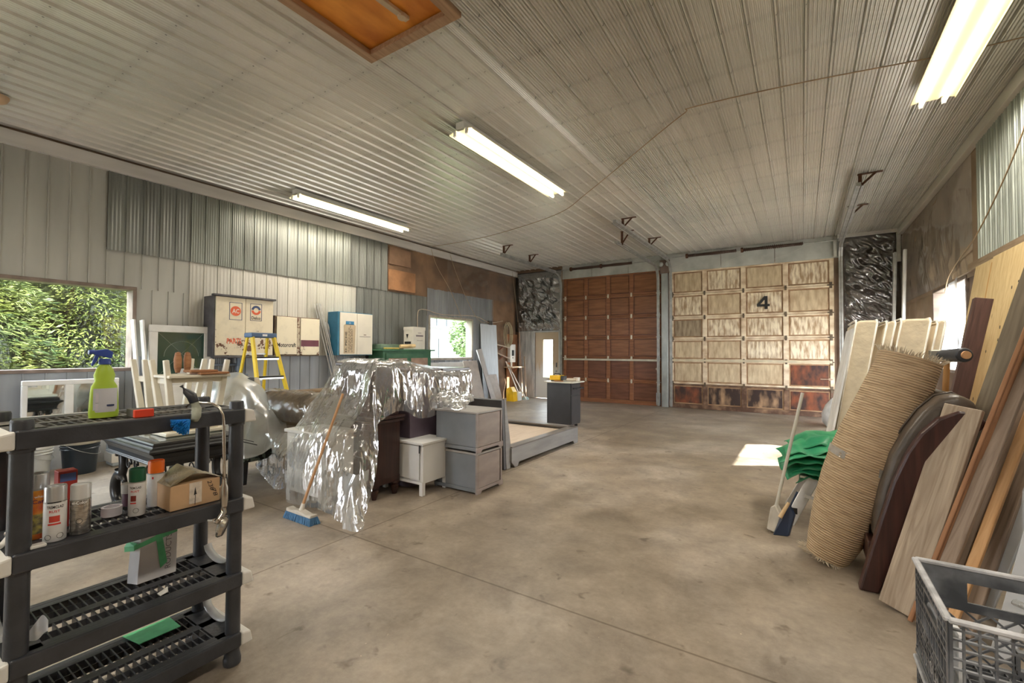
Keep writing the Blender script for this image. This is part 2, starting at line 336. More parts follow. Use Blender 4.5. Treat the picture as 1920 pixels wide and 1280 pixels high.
# ceiling: ribbed steel running towards the overhead doors
def ceil_mat():
    m, n, l, p = nodes('ceiling steel')
    tc = n.new('ShaderNodeTexCoord'); mp = n.new('ShaderNodeMapping'); mp.inputs['Scale'].default_value = (4, .12, 1); l.new(tc.outputs['Object'], mp.inputs[0])
    nz = n.new('ShaderNodeTexNoise'); nz.inputs['Scale'].default_value = .9; nz.inputs['Detail'].default_value = 2; l.new(mp.outputs[0], nz.inputs['Vector'])
    n2 = n.new('ShaderNodeTexNoise'); n2.inputs['Scale'].default_value = .5; n2.inputs['Detail'].default_value = 4; l.new(tc.outputs['Object'], n2.inputs['Vector'])
    cr = n.new('ShaderNodeValToRGB'); cr.color_ramp.elements[0].position = .3; cr.color_ramp.elements[1].position = .7
    cr.color_ramp.elements[0].color = (.68, .665, .62, 1); cr.color_ramp.elements[1].color = (.78, .765, .72, 1); l.new(nz.outputs['Fac'], cr.inputs[0])
    c2 = n.new('ShaderNodeValToRGB'); c2.color_ramp.elements[0].position = .35; c2.color_ramp.elements[1].position = .65
    c2.color_ramp.elements[0].color = (.88, .88, .86, 1); c2.color_ramp.elements[1].color = (1.05, 1.03, 1, 1); l.new(n2.outputs['Fac'], c2.inputs[0])
    mx = n.new('ShaderNodeMix'); mx.data_type = 'RGBA'; mx.blend_type = 'MULTIPLY'; mx.inputs[0].default_value = 1; l.new(cr.outputs[0], mx.inputs[6]); l.new(c2.outputs[0], mx.inputs[7])
    # dusty purlin rows and screw heads every 0.61 m
    sx = n.new('ShaderNodeSeparateXYZ'); l.new(tc.outputs['Object'], sx.inputs[0])
    def wrap(ax, per, off=0.):
        a = n.new('ShaderNodeMath'); a.operation = 'ADD'; l.new(sx.outputs[ax], a.inputs[0]); a.inputs[1].default_value = 100*per+off
        d = n.new('ShaderNodeMath'); d.operation = 'MODULO'; l.new(a.outputs[0], d.inputs[0]); d.inputs[1].default_value = per
        e = n.new('ShaderNodeMath'); e.operation = 'SUBTRACT'; l.new(d.outputs[0], e.inputs[0]); e.inputs[1].default_value = per/2
        f = n.new('ShaderNodeMath'); f.operation = 'ABSOLUTE'; l.new(e.outputs[0], f.inputs[0]); return f.outputs[0]
    yy = wrap('Y', .61); xx = wrap('X', .195, .05)
    band = n.new('ShaderNodeMapRange'); band.inputs['From Min'].default_value = .02; band.inputs['From Max'].default_value = .05; band.inputs['To Min'].default_value = .93; band.inputs['To Max'].default_value = 1; l.new(yy, band.inputs['Value'])
    mxm = n.new('ShaderNodeMath'); mxm.operation = 'MAXIMUM'; l.new(yy, mxm.inputs[0]); l.new(xx, mxm.inputs[1])
    dot = n.new('ShaderNodeMapRange'); dot.inputs['From Min'].default_value = .005; dot.inputs['From Max'].default_value = .008; dot.inputs['To Min'].default_value = .5; dot.inputs['To Max'].default_value = 1; l.new(mxm.outputs[0], dot.inputs['Value'])
    pm = n.new('ShaderNodeMath'); pm.operation = 'MULTIPLY'; l.new(band.outputs[0], pm.inputs[0]); l.new(dot.outputs[0], pm.inputs[1])
    m3 = n.new('ShaderNodeVectorMath'); m3.operation = 'SCALE'; l.new(mx.outputs[2], m3.inputs[0]); l.new(pm.outputs[0], m3.inputs['Scale'])
    l.new(m3.outputs[0], p.inputs['Base Color']); p.inputs['Metallic'].default_value = .4; p.inputs['Roughness'].default_value = .34
    return m
mb = MB(); pr = ribs(XL-.05, -2.31, 0, 1, minor=5, mh=.004, MH=.024, sl=.008, gap=.02)[:-1]+ribs(-2.31+.013*0, XR+.05, 0, 1, minor=6, mh=.012, MH=.024, sl=.008, gap=.02)
HX0, HX1, HY1 = -3.2, -2.24, 2.62
mb.strip([(t, YB, ZC-h) for t, h in pr if t <= HX0+.01], (0, YF-YB, 0))
mb.strip([(t, YB, ZC-h) for t, h in pr if t >= HX1-.01], (0, YF-YB, 0))
mb.strip([(HX0-.02, HY1, ZC)]+[(t, HY1, ZC-h) for t, h in pr if HX0 <= t <= HX1]+[(HX1+.02, HY1, ZC)], (0, YF-HY1, 0))
mb.strip([(HX0-.02, YB, ZC)]+[(t, YB, ZC-h) for t, h in pr if HX0 <= t <= HX1]+[(HX1+.02, YB, ZC)], (0, .7-YB, 0))
ceil = struct(mb.build('ceiling', ceil_mat(), origin=(0, 0, ZC)))
MB().box((XL-.2, YB-.2, ZC+.16), (XR+.2, YF+.2, ZC+.3)).build('roof_deck', block, ceil)
# hatch in the ceiling
hw = wood('hatch frame wood', (.30, .17, .09), (.46, .29, .17), axis=1)
orange = mat('orange fibre panel', (.52, .15, .015), .5, var=.3, scale=2.6, stretch=(1.5, .6, 1), col2=(.86, .34, .05))
ht = thing('ceiling_hatch', 'orange ceiling hatch panel in a raw wood frame', 'hatch', (-2.72, 1.6, ZC-.03))
MB().box((HX0, .7, ZC+.01), (HX1, HY1, ZC+.03)).build('hatch_panel', orange, ht)
for a, b in (((HX0-.04, .62, ZC-.045), (HX0+.05, HY1+.04, ZC+.005)), ((HX1-.05, .62, ZC-.045), (HX1+.04, HY1+.04, ZC+.005)), ((HX0+.05, HY1-.05, ZC-.045), (HX1-.05, HY1+.04, ZC+.005)), ((HX0+.05, .62, ZC-.045), (HX1-.05, .71, ZC+.005))):
    MB().box(a, b).build('frame_board', hw, ht, bevel=.004)
MB().bar((-2.66, 1.75, ZC-.01), (-2.60, 2.48, ZC-.01), .05, .03).lathe((-2.60, 2.42, ZC-.04), [(.035, 0), (.04, .03)], 10).build('latch_strap', mat('old rope', (.55, .42, .28), .8), ht, bevel=.003)
# ---- left wall with two windows
galv = mat('wall galvanised', (.20, .205, .19), .4, .45, .2, 1.4, stretch=(1, 3, .35), detail=8, lo=.3, hi=.7)
galvb = mat('wall galvanised bright', (.27, .28, .25), .36, .45, .18, 1.4, stretch=(1, 3, .35), detail=8)
wsid = mat('faded white siding', (.40, .39, .345), .5, .1, .14, 1.1, stretch=(1, 2.2, .5), detail=9, lo=.3, hi=.72)
wsid2 = mat('cream white siding', (.52, .50, .44), .5, .1, .10, 1.1, stretch=(1, 2.2, .5), detail=9, lo=.3, hi=.72)
grey = mat('grey siding', (.29, .30, .31), .5, .2, .22, 1.6, stretch=(1, 2.5, .35), detail=9, lo=.3, hi=.7)
wl = MB()
W1 = (-1.2, 2.40, 1.18, 2.31); W2 = (8.30, 10.05, 1.25, 2.34)
for y0, y1, z0, z1 in ((YB-.2, W1[0], 0, ZC+.2), (W1[0], W1[1], 0, W1[2]), (W1[0], W1[1], W1[3], ZC+.2), (W1[1], W2[0], 0, ZC+.2), (W2[0], W2[1], 0, W2[2]), (W2[0], W2[1], W2[3], ZC+.2), (W2[1], YF+.2, 0, ZC+.2)):
    wl.box((XL-.2, y0, z0), (XL, y1, z1))
wall_left = struct(wl.build('wall_left', block, origin=(XL, 0, 0)))
sx = XL+.004
def wallpanel(y0, y1, z0, z1, m, off=0., **k): return siding('siding_panel', 'x', sx+off, 1, y0, y1, z0, z1, m, wall_left, **k)
pk = dict(minor=0, MH=.014); ck = dict(minor=5, mh=.007, MH=.018)
# full height / lower run (cut round the windows)
wallpanel(-1.2, 1.12, 2.31, 3.86, wsid, **pk); wallpanel(1.12, 2.08, 2.31, 3.88, wsid2 if 0 else wsid, .003, **pk)
wallpanel(-1.2, 2.40, 0, 1.18, grey, **pk)
wallpanel(2.08, 3.06, 2.31, 2.83, wsid, .002, **pk); wallpanel(2.40, 3.06, 1.36, 2.31, wsid, .002, **pk)
wallpanel(3.06, 5.0, 1.36, 2.83, wsid2, .003, minor=3, mh=.003, MH=.012); wallpanel(5.0, 6.1, 1.36, 2.83, wsid2, .003, **ck)
wallpanel(2.40, 3.9, 0, 1.36, grey, **ck); wallpanel(3.9, 5.6, 0, 1.36, grey, .002, **pk); wallpanel(5.6, 8.30, 0, 1.36, grey, .001, **ck)
wallpanel(2.08, 3.06, 2.80, 3.87, galv, .022, **dict(minor=4, mh=.004, MH=.014)); wallpanel(3.06, 4.0, 2.80, 3.87, galvb, .026, **ck); wallpanel(4.0, 5.95, 2.80, 3.87, galvb, .030, minor=3, mh=.005, MH=.016); wallpanel(5.95, 6.93, 2.80, 3.87, galv, .026, **ck)
wallpanel(6.1, 8.21, 1.36, 2.80, galv, .008, **ck); wallpanel(8.21, 9.69, 2.34, 3.03, grey, .02, **pk); wallpanel(9.69, 10.05, 2.34, 3.01, grey, .008, **pk); wallpanel(10.05, 11.55, 0, 3.01, grey, .006, **pk)
wallpanel(8.21, 8.30, 1.25, 2.34, grey, .006, **pk); wallpanel(8.30, 10.05, 0, 1.25, grey, .0, **pk)
# exposed insulation behind clear poly (upper far part)
insul = mat('stained insulation', (.17, .105, .065), .75, var=.3, scale=1.3, bump=.5, bscale=4, col2=(.34, .20, .11), lo=.4, hi=.7)
def billow(axis, at, out, a0, a1, z0, z1, m, name, parent, amp=.035, n=40, seed=0, f=3.):
    mb = MB()
    def fn(u, v):
        t = a0+(a1-a0)*u; zz = z0+(z1-z0)*v; e = min(1, 8*u, 8*(1-u), 8*v+.2, 8*(1-v)+.2)
        q = V(t*f+seed, zz*f, seed); q2 = V(t*f*.8+zz*f*.9, zz*f*.5-t, seed+5)
        h = (.5+noise.noise(q)*.8+(1-abs(noise.noise(q2*2))*2.2)*.45)*amp*e
        return (at+out*h, t, zz) if axis == 'x' else (t, at+out*h, zz)
    mb.grid(fn, n, max(8, int(n*(z1-z0)/abs(a1-a0)))); return mb.build(name, m, parent, smooth=True)
billow('x', XL+.004, 1, 6.93, 8.21, 2.80, 3.87, insul, 'insulation_batt', wall_left, .04, 30, 2)
billow('x', XL+.006, 1, 8.21, 11.0, 3.0, 3.87, insul, 'insulation_batt', wall_left, .05, 50, 3)
billow('x', XL+.008, 1, 11.0, YF-.02, 0.0, 3.87, insul, 'insulation_batt', wall_left, .05, 30, 8)
poly = film('clear poly', body=.05, rough=.16, wr=4, strength=.7, gl=.5, stretch=(1, 1, .5), col=(.62, .57, .50))
polyb = film('silver poly', body=.16, rough=.2, wr=5, strength=1, stretch=(1, 1, .7), gl=1., gmin=.32, col=(.7, .7, .68))
polyd = film('dark poly', body=.07, rough=.18, wr=5, strength=1, stretch=(1, 1, .7), gl=.9, gmin=.2, col=(.6, .5, .45))
billow('x', XL+.07, 1, 8.9, YF-.03, 3.0, 3.87, poly, 'poly_sheet', wall_left, .05, 60, 5)
brd = mat('rusty plywood board', (.32, .14, .06), .8, var=.25, scale=3)
MB().box((XL+.03, 6.95, 2.84), (XL+.075, 7.75, 3.30)).build('insulation_board', mat('orange brown board', (.38, .19, .09), .8, var=.25, scale=3), wall_left)
MB().box((XL+.03, 6.95, 3.42), (XL+.07, 7.60, 3.80)).build('insulation_board', mat('brown board', (.30, .18, .11), .8, var=.25, scale=3), wall_left)
MB().box((XL+.07, 11.70, .02), (XL+.10, YF-.05, 2.0)).build('backing_board', brd, wall_left)
beam = mat('whitewashed beam', (.60, .565, .52), .7, var=.1, scale=2, stretch=(1, .4, 3), detail=8)
struct(MB().box((XL+.001, YB, 3.86), (XL+.075, YF-.01, 4.03)).build('trim_1', beam, bevel=.004, origin=(XL, 0, 3.86)))
# window frames
def window(name, x, out, y0, y1, z0, z1, mframe, depth=.2, t=.045):
    mb = MB(); xa, xb = (x-depth, x+.03) if out > 0 else (x-.03, x+depth)
    mb.box((xa, y0-t*.4, z0-t*.4), (xb, y1+t*.4, z0+t*.6)); mb.box((xa, y0-t*.4, z1-t*.6), (xb, y1+t*.4, z1+t*.4))
    mb.box((xa, y0-t*.4, z0+t*.6), (xb, y0+t*.6, z1-t*.6)); mb.box((xa, y1-t*.6, z0+t*.6), (xb, y1+t*.4, z1-t*.6))
    o = struct(mb.build(name, mframe, origin=(x, (y0+y1)/2, z0), bevel=.004))
    xm = x-out*.1; MB().box((xm-.003, y0+t*.6, z0+t*.6), (xm+.003, y1-t*.6, z1-t*.6)).build('pane', fin, o)
    return o
frm = mat('weathered window trim', (.20, .15, .12), .7, var=.25, scale=6)
frt = mat('tan window trim', (.40, .35, .29), .7, var=.2, scale=5)
w1 = window('window_1', XL, 1, *W1, frm); w2 = window('window_2', XL, 1, *W2, frt, t=.06)
MB().box((XL-.105, .0, W1[2]+.03), (XL-.095, .03, W1[3]-.03)).build('mullion', frm, w1)
# ---- far wall
wf = MB(); D1 = (-6.12, -3.20, 3.70); D2 = (-2.97, .60, 3.62); MD = (-7.12, -6.28, 2.06)
for x0, x1, z0, z1 in ((XL-.2, MD[0], 0, ZC+.2), (MD[0], MD[1], MD[2], ZC+.2), (MD[1], D1[0], 0, ZC+.2), (D1[0], D1[1], D1[2], ZC+.2), (D1[1], D2[0], 0, ZC+.2), (D2[0], D2[1], D2[2], ZC+.2), (D2[1], XR+.2, 0, ZC+.2)):
    wf.box((x0, YF, z0), (x1, YF+.2, z1))
wall_far = struct(wf.build('wall_far', block, origin=(0, YF, 0)))
hdr = mat('grey header boards', (.47, .475, .44), .75, var=.18, scale=2.4, detail=8, bump=.1)
hb = MB()
for x0, x1 in ((-6.15, -5.2), (-5.19, -4.1), (-4.09, -3.2), (-3.19, -1.72), (-1.71, -.55), (-.54, .70)): hb.box((x0, YF-.03, 3.585 if x0 > -3.2 else 3.665), (x1, YF, 4.07))
hb.build('header_board', hdr, wall_far, bevel=.003)
hl = MB()
for x0 in (-2.9, -1.7, -.55, -5.0, -4.0): hl.bar((x0, YF-.033, 3.68), (x0+.9, YF-.033, 4.0), .006, .006)
hl.bar((.62, YF-.06, 3.60), (.62, YF-.06, 4.05), .1, .06)
hl.build('diagonal_seam', mat('header seam', (.58, .57, .52), .7), wall_far)
billow('y', YF-.01, -1, XL+.03, -6.18, 2.12, 3.95, polyb, 'poly_sheet', wall_far, .14, 70, 11, 4.5)
siding('siding_panel', 'y', YF-.006, -1, -7.72, -7.14, 0, 2.38, mat('weathered galvanised', (.50, .49, .46), .45, .3, .3, 2.5, stretch=(4, 1, .6), detail=8), wall_far, minor=2, mh=.008, MH=.014, pitch=.11)
billow('y', YF-.01, -1, .78, XR-.03, 1.6, 4.0, polyd, 'poly_sheet', wall_far, .13, 60, 21, 5)
MB().box((.74, YF-.015, 0), (XR-.01, YF-.006, 4.05)).build('backing_board', mat('dark insulation', (.075, .055, .042), .8, var=.4, scale=3), wall_far)
MB().box((-7.84, YF-.012, 2.1), (-6.2, YF-.005, 3.98)).build('backing_board', mat('black felt', (.05, .055, .055), .8, var=.3), wall_far)
struct(MB().box((.66, YF-.10, 4.0), (XR-.005, YF-.04, 4.075)).box((XR-.10, YF-.10, 3.38), (XR-.03, YF-.04, 4.0)).build('trim_2', mat('grey board trim', (.60, .57, .53), .7, var=.12), bevel=.004, origin=(1.2, YF, 3.4)))
# man door
dm = struct(MB().box((MD[0]-.05, YF-.03, 0), (MD[0], YF+.1, MD[2]+.05)).box((MD[1], YF-.03, 0), (MD[1]+.05, YF+.1, MD[2]+.05)).box((MD[0], YF-.03, MD[2]), (MD[1], YF+.1, MD[2]+.05)).build('door_3', mat('door jamb grey', (.52, .52, .50), .6, var=.12), origin=(-6.7, YF, 0), bevel=.004), 'white steel side door with a tall narrow lit pane')
dl = MB(); g0, g1 = -6.83, -6.50
for x0, x1, z0, z1 in ((MD[0], g0, .01, MD[2]), (g1, MD[1], .01, MD[2]), (g0, g1, .01, .66), (g0, g1, 1.83, MD[2])): dl.box((x0, YF+.02, z0), (x1, YF+.065, z1))
def doorleaf():
    m, n, l, p = nodes('stained door'); tc = n.new('ShaderNodeTexCoord'); sx_ = n.new('ShaderNodeSeparateXYZ'); l.new(tc.outputs['Object'], sx_.inputs[0])
    nz = n.new('ShaderNodeTexNoise'); nz.inputs['Scale'].default_value = 7; mp = n.new('ShaderNodeMapping'); mp.inputs['Scale'].default_value = (3, 1, .25); l.new(tc.outputs['Object'], mp.inputs[0]); l.new(mp.outputs[0], nz.inputs['Vector'])
    a = n.new('ShaderNodeMath'); a.operation = 'MULTIPLY_ADD'; l.new(nz.outputs['Fac'], a.inputs[0]); a.inputs[1].default_value = .7; l.new(sx_.outputs['Z'], a.inputs[2])
    cr = n.new('ShaderNodeValToRGB'); cr.color_ramp.elements[0].position = .52; cr.color_ramp.elements[1].position = .66
    b = n.new('ShaderNodeMath'); b.operation = 'MULTIPLY'; l.new(a.outputs[0], b.inputs[0]); b.inputs[1].default_value = .45
    cr.color_ramp.elements[0].color = (.64, .62, .58, 1); cr.color_ramp.elements[1].color = (.55, .43, .29, 1); l.new(b.outputs[0], cr.inputs[0]); l.new(cr.outputs[0], p.inputs['Base Color']); p.inputs['Roughness'].default_value = .5
    return m
leaf = dl.build('door_leaf', doorleaf(), dm)
MB().box((g0, YF+.035, .66), (g1, YF+.045, 1.83)).build('pane', fin, leaf)
MB().lathe((-6.36, YF+.02, .86), [(.02, 0), (.012, .02), (.028, .04), (.025, .065), (.0, .07)], 14, (0, -1, 0)).build('door_knob', steel, leaf, smooth='auto')
MB().box((-6.385, YF+.005, .98), (-6.345, YF+.02, 1.12)).build('deadbolt', mat('dark steel', (.16, .16, .16), .4, .7), leaf)
# overhead doors
def overhead(name, label, xs, zs, x0, x1, frame_m, panel_ms, hinge_m, strut_m, strut_z, groove_m, low_m=None):
    y = YF+.02; root = struct(MB().box((x0, y+.03, 0.0), (x1, y+.045, zs[0])).build(name, frame_m, origin=((x0+x1)/2, YF, 0)), label)
    for r in range(len(zs)-1):
        z1, z0 = zs[r], zs[r+1]; mb = MB(); st = .055; rl = .045
        mb.box((x0, y-.012, z1-rl), (x1, y+.03, z1-.004)); mb.box((x0, y-.012, z0+(.004 if z0 > .1 else 0)), (x1, y+.03, z0+(rl if r < len(zs)-2 else .11)))
        edges = [x0]+xs[1:-1]+[x1]
        for k, e in enumerate(edges):
            a, b = (e, e+st*1.6) if k == 0 else ((e-st*1.6, e) if k == len(edges)-1 else (e-st, e+st))
            mb.box((a, y-.012, z0+(rl if r < len(zs)-2 else .11)), (b, y+.03, z1-rl))
        sec = mb.build('door_section', low_m if (low_m and r == len(zs)-2) else frame_m, root, bevel=.004)
        for c in range(len(edges)-1):
            a = edges[c]+(st*1.6 if c == 0 else st); b = edges[c+1]-(st*1.6 if c == len(edges)-2 else st)
            zz0 = z0+(rl if r < len(zs)-2 else .11); zz1 = z1-rl; pm = panel_ms(r, c)
            q = MB(); q.box((a, y+.012, zz0), (b, y+.03, zz1)); q.cur = 1; q.box((a+.03, y+.002, zz0+.03), (b-.03, y+.014, zz1-.03)); q.build('panel', [groove_m, pm], sec, bevel=.006)
    for z in zs[1:-1]:
        for e in xs[1:-1]: MB().box((e-.022, y-.028, z-.055), (e+.022, y-.012, z+.055)).cyl((e-.03, y-.03, z), (e+.03, y-.03, z), .009, n=8).build('hinge', hinge_m, root, bevel=.003)
        for e in (x0+.06, x1-.06): MB().box((e-.025, y-.03, z-.07), (e+.025, y-.012, z+.07)).cyl((e-.07, y-.035, z), (e+.05, y-.035, z), .013, n=8).build('roller_hinge', hinge_m, root, bevel=.003)
    MB().box((x0+.03, y-.05, strut_z-.022), (x1-.05, y-.012, strut_z+.022)).box((x0+.03, y-.06, strut_z-.03), (x1-.05, y-.05, strut_z-.018)).build('strut', strut_m, root, bevel=.002)
    return root
brown = mat('brown door wood', (.21, .08, .032), .5, var=.22, scale=3, stretch=(.6, 1, 6), detail=7, col2=(.33, .13, .055))
brownp = mat('brown door panel', (.19, .072, .026), .42, var=.22, scale=3, stretch=(.6, 1, 5), detail=7, col2=(.31, .125, .05))
brownd = mat('brown door panel low', (.13, .045, .022), .42, var=.2, scale=3, stretch=(.6, 1, 5), detail=7, col2=(.21, .08, .04))
bframe = mat('bleached door wood', (.56, .40, .25), .7, var=.2, scale=3, stretch=(1, 1, 1.5), detail=9, col2=(.86, .73, .54), lo=.38, hi=.6)
bpan = mat('bleached panel', (.42, .28, .16), .7, scale=4, stretch=(4, 1, .9), detail=10, col2=(.88, .77, .58), lo=.38, hi=.60)
btan = mat('bleached tan panel', (.46, .33, .20), .7, scale=4, stretch=(3, 1, .8), detail=9, col2=(.70, .57, .38), lo=.34, hi=.66)
bgrey = mat('grey brown panel', (.22, .16, .10), .7, scale=4, stretch=(4, 1, .8), detail=9, col2=(.42, .33, .22), lo=.36, hi=.66)
bdark = mat('dark varnished panel', (.045, .022, .018), .5, scale=3.2, stretch=(2, 1, 1), detail=7, col2=(.25, .075, .03), lo=.38, hi=.66)
bdark2 = mat('dark peeled panel', (.04, .022, .018), .5, scale=2.6, stretch=(2, 1, .8), detail=8, col2=(.48, .30, .17), lo=.48, hi=.72)
def bpm(r, c):
    if r == 5: return bdark if c in (0, 3) else bdark2
    if r == 4: return bdark if c == 3 else btan
    if r == 3: return btan if c < 2 else bpan
    if r == 2 and c == 0: return bgrey
    return bpan if (r+c) % 2 or r > 1 else btan
zA = [3.68, 3.06, 2.46, 1.87, 1.28, .64, 0.0]
d1 = overhead('door_1', 'brown sectional overhead door with metal hinges', [-6.1, -5.39, -4.70, -4.02, -3.24], zA, D1[0], D1[1], brown, lambda r, c: brownp if r < 4 else brownd, mat('hinge zinc', (.62, .56, .44), .4, .6), mat('pale strut', (.62, .60, .50), .5, .3), 1.235, brownd)
zB = [3.60, 2.98, 2.36, 1.80, 1.24, .63, 0.0]
d2 = overhead('door_2', 'bleached sectional overhead door marked 4', [-2.95, -2.11, -1.22, -.33, .54], zB, D2[0], D2[1], bframe, bpm, mat('hinge dark', (.16, .12, .08), .6, .5), mat('tan strut', (.62, .54, .38), .5, .2), 1.25, mat('brown groove wood', (.30, .17, .09), .7, col2=(.46, .30, .17), scale=6), mat('dark peeling door wood', (.10, .05, .03), .6, scale=4, detail=8, col2=(.36, .22, .13), lo=.45, hi=.75))
MB().prism([(x-.925, YF+.010, z+2.50) for x, z in ((.16, 0), (.225, 0), (.225, .065), (.27, .065), (.27, .12), (.225, .12), (.225, .31), (.155, .31), (0, .125), (0, .065), (.16, .065))], (0, -.012, 0)).build('numeral', ink, d2)
MB().prism([(x-.925, YF-.001, z+2.50) for x, z in ((.075, .121), (.161, .121), (.161, .225))], (0, -.002, 0)).build('numeral_counter', btan, d2)
MB().bar((.33, YF-.0, .86), (.56, YF-.0, .86), .02, .02).cyl((.50, YF, .86), (.50, YF-.05, .86), .03, n=12).build('lock_handle', mat('brass lock', (.45, .33, .24), .45, .6), d2)
MB().box((-3.33, YF-.03, .03), (-3.22, YF+.01, .36)).build('patch_plate', mat('blue grey plate', (.42, .47, .50), .5, .3), d1)
MB().lathe((-3.31, YF-.01, 1.0), [(.04, 0), (.035, .03), (0, .04)], 12, (0, -1, 0)).build('lock', mat('brass lock', (0, 0, 0)), d1)
# post between the doors and door tracks
po = thing('door_post', 'grey steel post between the two overhead doors', 'post', (-3.08, YF-.06, 0))
MB().box((-3.17, YF-.10, 0), (-3.00, YF-.012, 3.66)).build('post', mat('post steel', (.36, .38, .37), .45, .5, .2, 5, stretch=(1, 1, .4)), po, bevel=.004)
MB().box((-3.21, YF-.11, 3.56), (-2.96, YF-.012, 3.92)).build('bearing_bracket', mat('dark bracket', (.20, .14, .11), .6, .4), po, bevel=.004)
for x in (-3.17, -2.99): MB().lathe((x, YF-.12, 3.80), [(.06, 0), (.06, .02), (.03, .03), (.045, .05), (0, .06)], 16, (0, -1, 0)).build('pulley', steel, po, smooth='auto')
tsteel = mat('track steel', (.42, .42, .40), .42, .6, .2, 6)
def track(label, x, side, ztop, yend, hangers):
    t = thing('door_track', label, 'door track', (x, YF-.1, 0))
    pts = [(x, YF-.08, .02), (x, YF-.08, ztop-.35)]+[(x, YF-.08-.35*(1-math.cos(a)), ztop-.35+.35*math.sin(a)) for a in [R(q) for q in (18, 36, 54, 72, 90)]]+[(x, yend, ztop)]
    mb = MB()
    for a, b in zip(pts[:-1], pts[1:]): mb.bar(a, b, .045, .006, (1, 0, 0)); mb.bar(V(a)+V(.022, 0, 0), V(b)+V(.022, 0, 0), .006, .03, (1, 0, 0)) if 1 else 0; mb.bar(V(a)-V(.022, 0, 0), V(b)-V(.022, 0, 0), .006, .03, (1, 0, 0))
    mb.build('rail', tsteel, t)
    MB().bar((x-.03*side, yend, ztop+.03), (x-.03*side, YF-.5, ztop+.03), .05, .06, (1, 0, 0)).build('support_angle', tsteel, t)
    for y in hangers:
        MB().box((x-.02, y-.02, ztop), (x+.02, y+.02, ZC-.02)).bar((x-.02, y, ztop+.02), (x+.18, y, ZC-.03), .03, .008, (0, 1, 0)).box((x-.03, y-.025, ZC-.035), (x+.26, y+.025, ZC-.024)).build('hanger', rust, t)
    return t
track('steel track of the bleached door, running under the ceiling beside the right wall', .72, 1, 3.84, 8.05, (8.2, 9.9))
track('steel track of the bleached door, curving up from the centre post', -2.93, -1, 3.84, 7.95, (8.5, 10.3))
track('steel track of the brown door, curving up from the centre post', -3.26, 1, 3.74, 9.1, (9.4,))
tl = track('steel track of the brown door beside the silver poly sheet', -6.17, -1, 3.80, 9.0, (9.15, 10.4))
for n_, xs_, z_, lab in (('torsion_spring', ((-5.80, -4.9), (-4.85, -3.95)), 3.92, 'dark torsion spring over the brown door'), ('torsion_spring', ((-2.50, -1.35), (-1.22, .02)), 3.95, 'dark torsion spring over the bleached door')):
    t = thing(n_, lab, 'spring', (xs_[0][0], YF-.15, z_))
    MB().cyl((-3.0 if z_ == 3.95 else -6.1, YF-.15, z_), (.66 if z_ == 3.95 else -3.22, YF-.15, z_), .014, n=8).build('shaft', tsteel, t)
    for a, b in xs_:
        MB().tube([(a+(b-a)*k/120, YF-.15+.036*math.cos(k*1.55), z_+.036*math.sin(k*1.55)) for k in range(121)], .012, 5).cyl((a, YF-.15, z_), (b, YF-.15, z_), .032, n=12).build('coil', mat('spring iron', (.09, .055, .04), .6, .5), t, smooth=True)
        MB().cyl((a-.03, YF-.15, z_), (a+.02, YF-.15, z_), .06, n=14).build('cone', rust, t)
# ---- right wall
W3 = (7.90, 9.62, 1.20, 2.43)
wr = MB()
for y0, y1, z0, z1 in ((YB-.2, W3[0], 0, ZC+.2), (W3[0], W3[1], 0, W3[2]), (W3[0], W3[1], W3[3], ZC+.2), (W3[1], 9.9, 0, ZC+.2), (9.9, 11.6, 1.98, ZC+.2), (11.6, YF+.2, 0, ZC+.2)): wr.box((XR, y0, z0), (XR+.12, y1, z1))
wall_right = struct(wr.build('wall_right', block, origin=(XR, 0, 0)))
ins2 = mat('brown paper insulation', (.25, .175, .115), .7, var=.2, scale=1.6, bump=.4, bscale=5, col2=(.40, .29, .19), lo=.35, hi=.7)
billow('x', XR-.008, -1, 7.4, YF-.02, 2.40, 3.9, ins2, 'insulation_batt', wall_right, .05, 60, 31, 2.5)
billow('x', XR-.008, -1, 11.6, YF-.02, 0, 2.42, ins2, 'insulation_batt', wall_right, .05, 30, 37, 2.5)
billow('x', XR-.05, -1, 7.5, YF-.05, 2.45, 3.86, poly, 'poly_sheet', wall_right, .04, 50, 33, 3)
siding('siding_panel', 'x', XR-.012, -1, 2.0, 7.45, 2.56, 3.93, mat('old galvanised sheet', (.42, .46, .42), .38, .5, .3, 2.2, stretch=(1, 4, .5), detail=8, lo=.3, hi=.7), wall_right, minor=2, mh=.016, MH=.02, pitch=.16)
struct(MB().bar((XR-.03, YB+.2, 2.52), (XR-.03, 8.2, 2.50), .05, .09).build('trim_3', wood('ledger wood', (.27, .19, .12), (.40, .30, .20), axis=1), origin=(XR, 4, 2.5)))
struct(MB().box((XR-.08, YB, 3.93), (XR-.002, YF-.11, 4.06)).build('trim_4', beam, origin=(XR, 0, 3.9), bevel=.004))
billow('x', XR-.008, -1, 9.7, 11.6, 1.98, 2.42, ins2, 'insulation_batt', wall_right, .05, 20, 39, 2.5)
d4 = MB().box((XR-.01, 9.84, 0), (XR+.13, 9.90, 2.03)).box((XR-.01, 11.6, 0), (XR+.13, 11.66, 2.03)).box((XR-.01, 9.9, 1.98), (XR+.13, 11.6, 2.03)); struct(d4.build('added_doorway', frt, origin=(XR, 10.7, 0)), 'added unseen side doorway behind the mattresses, letting in daylight')  # unseen opening added to bring daylight to the far end
MB().box((XR+.14, 9.85, 2.45), (XR+2.9, 13.4, 2.52)).build('added_sunshade', blockg, wall_right)  # unseen roof added to keep direct sun out of the doorway
w3 = window('window_3', XR, -1, *W3, frm, depth=.12)
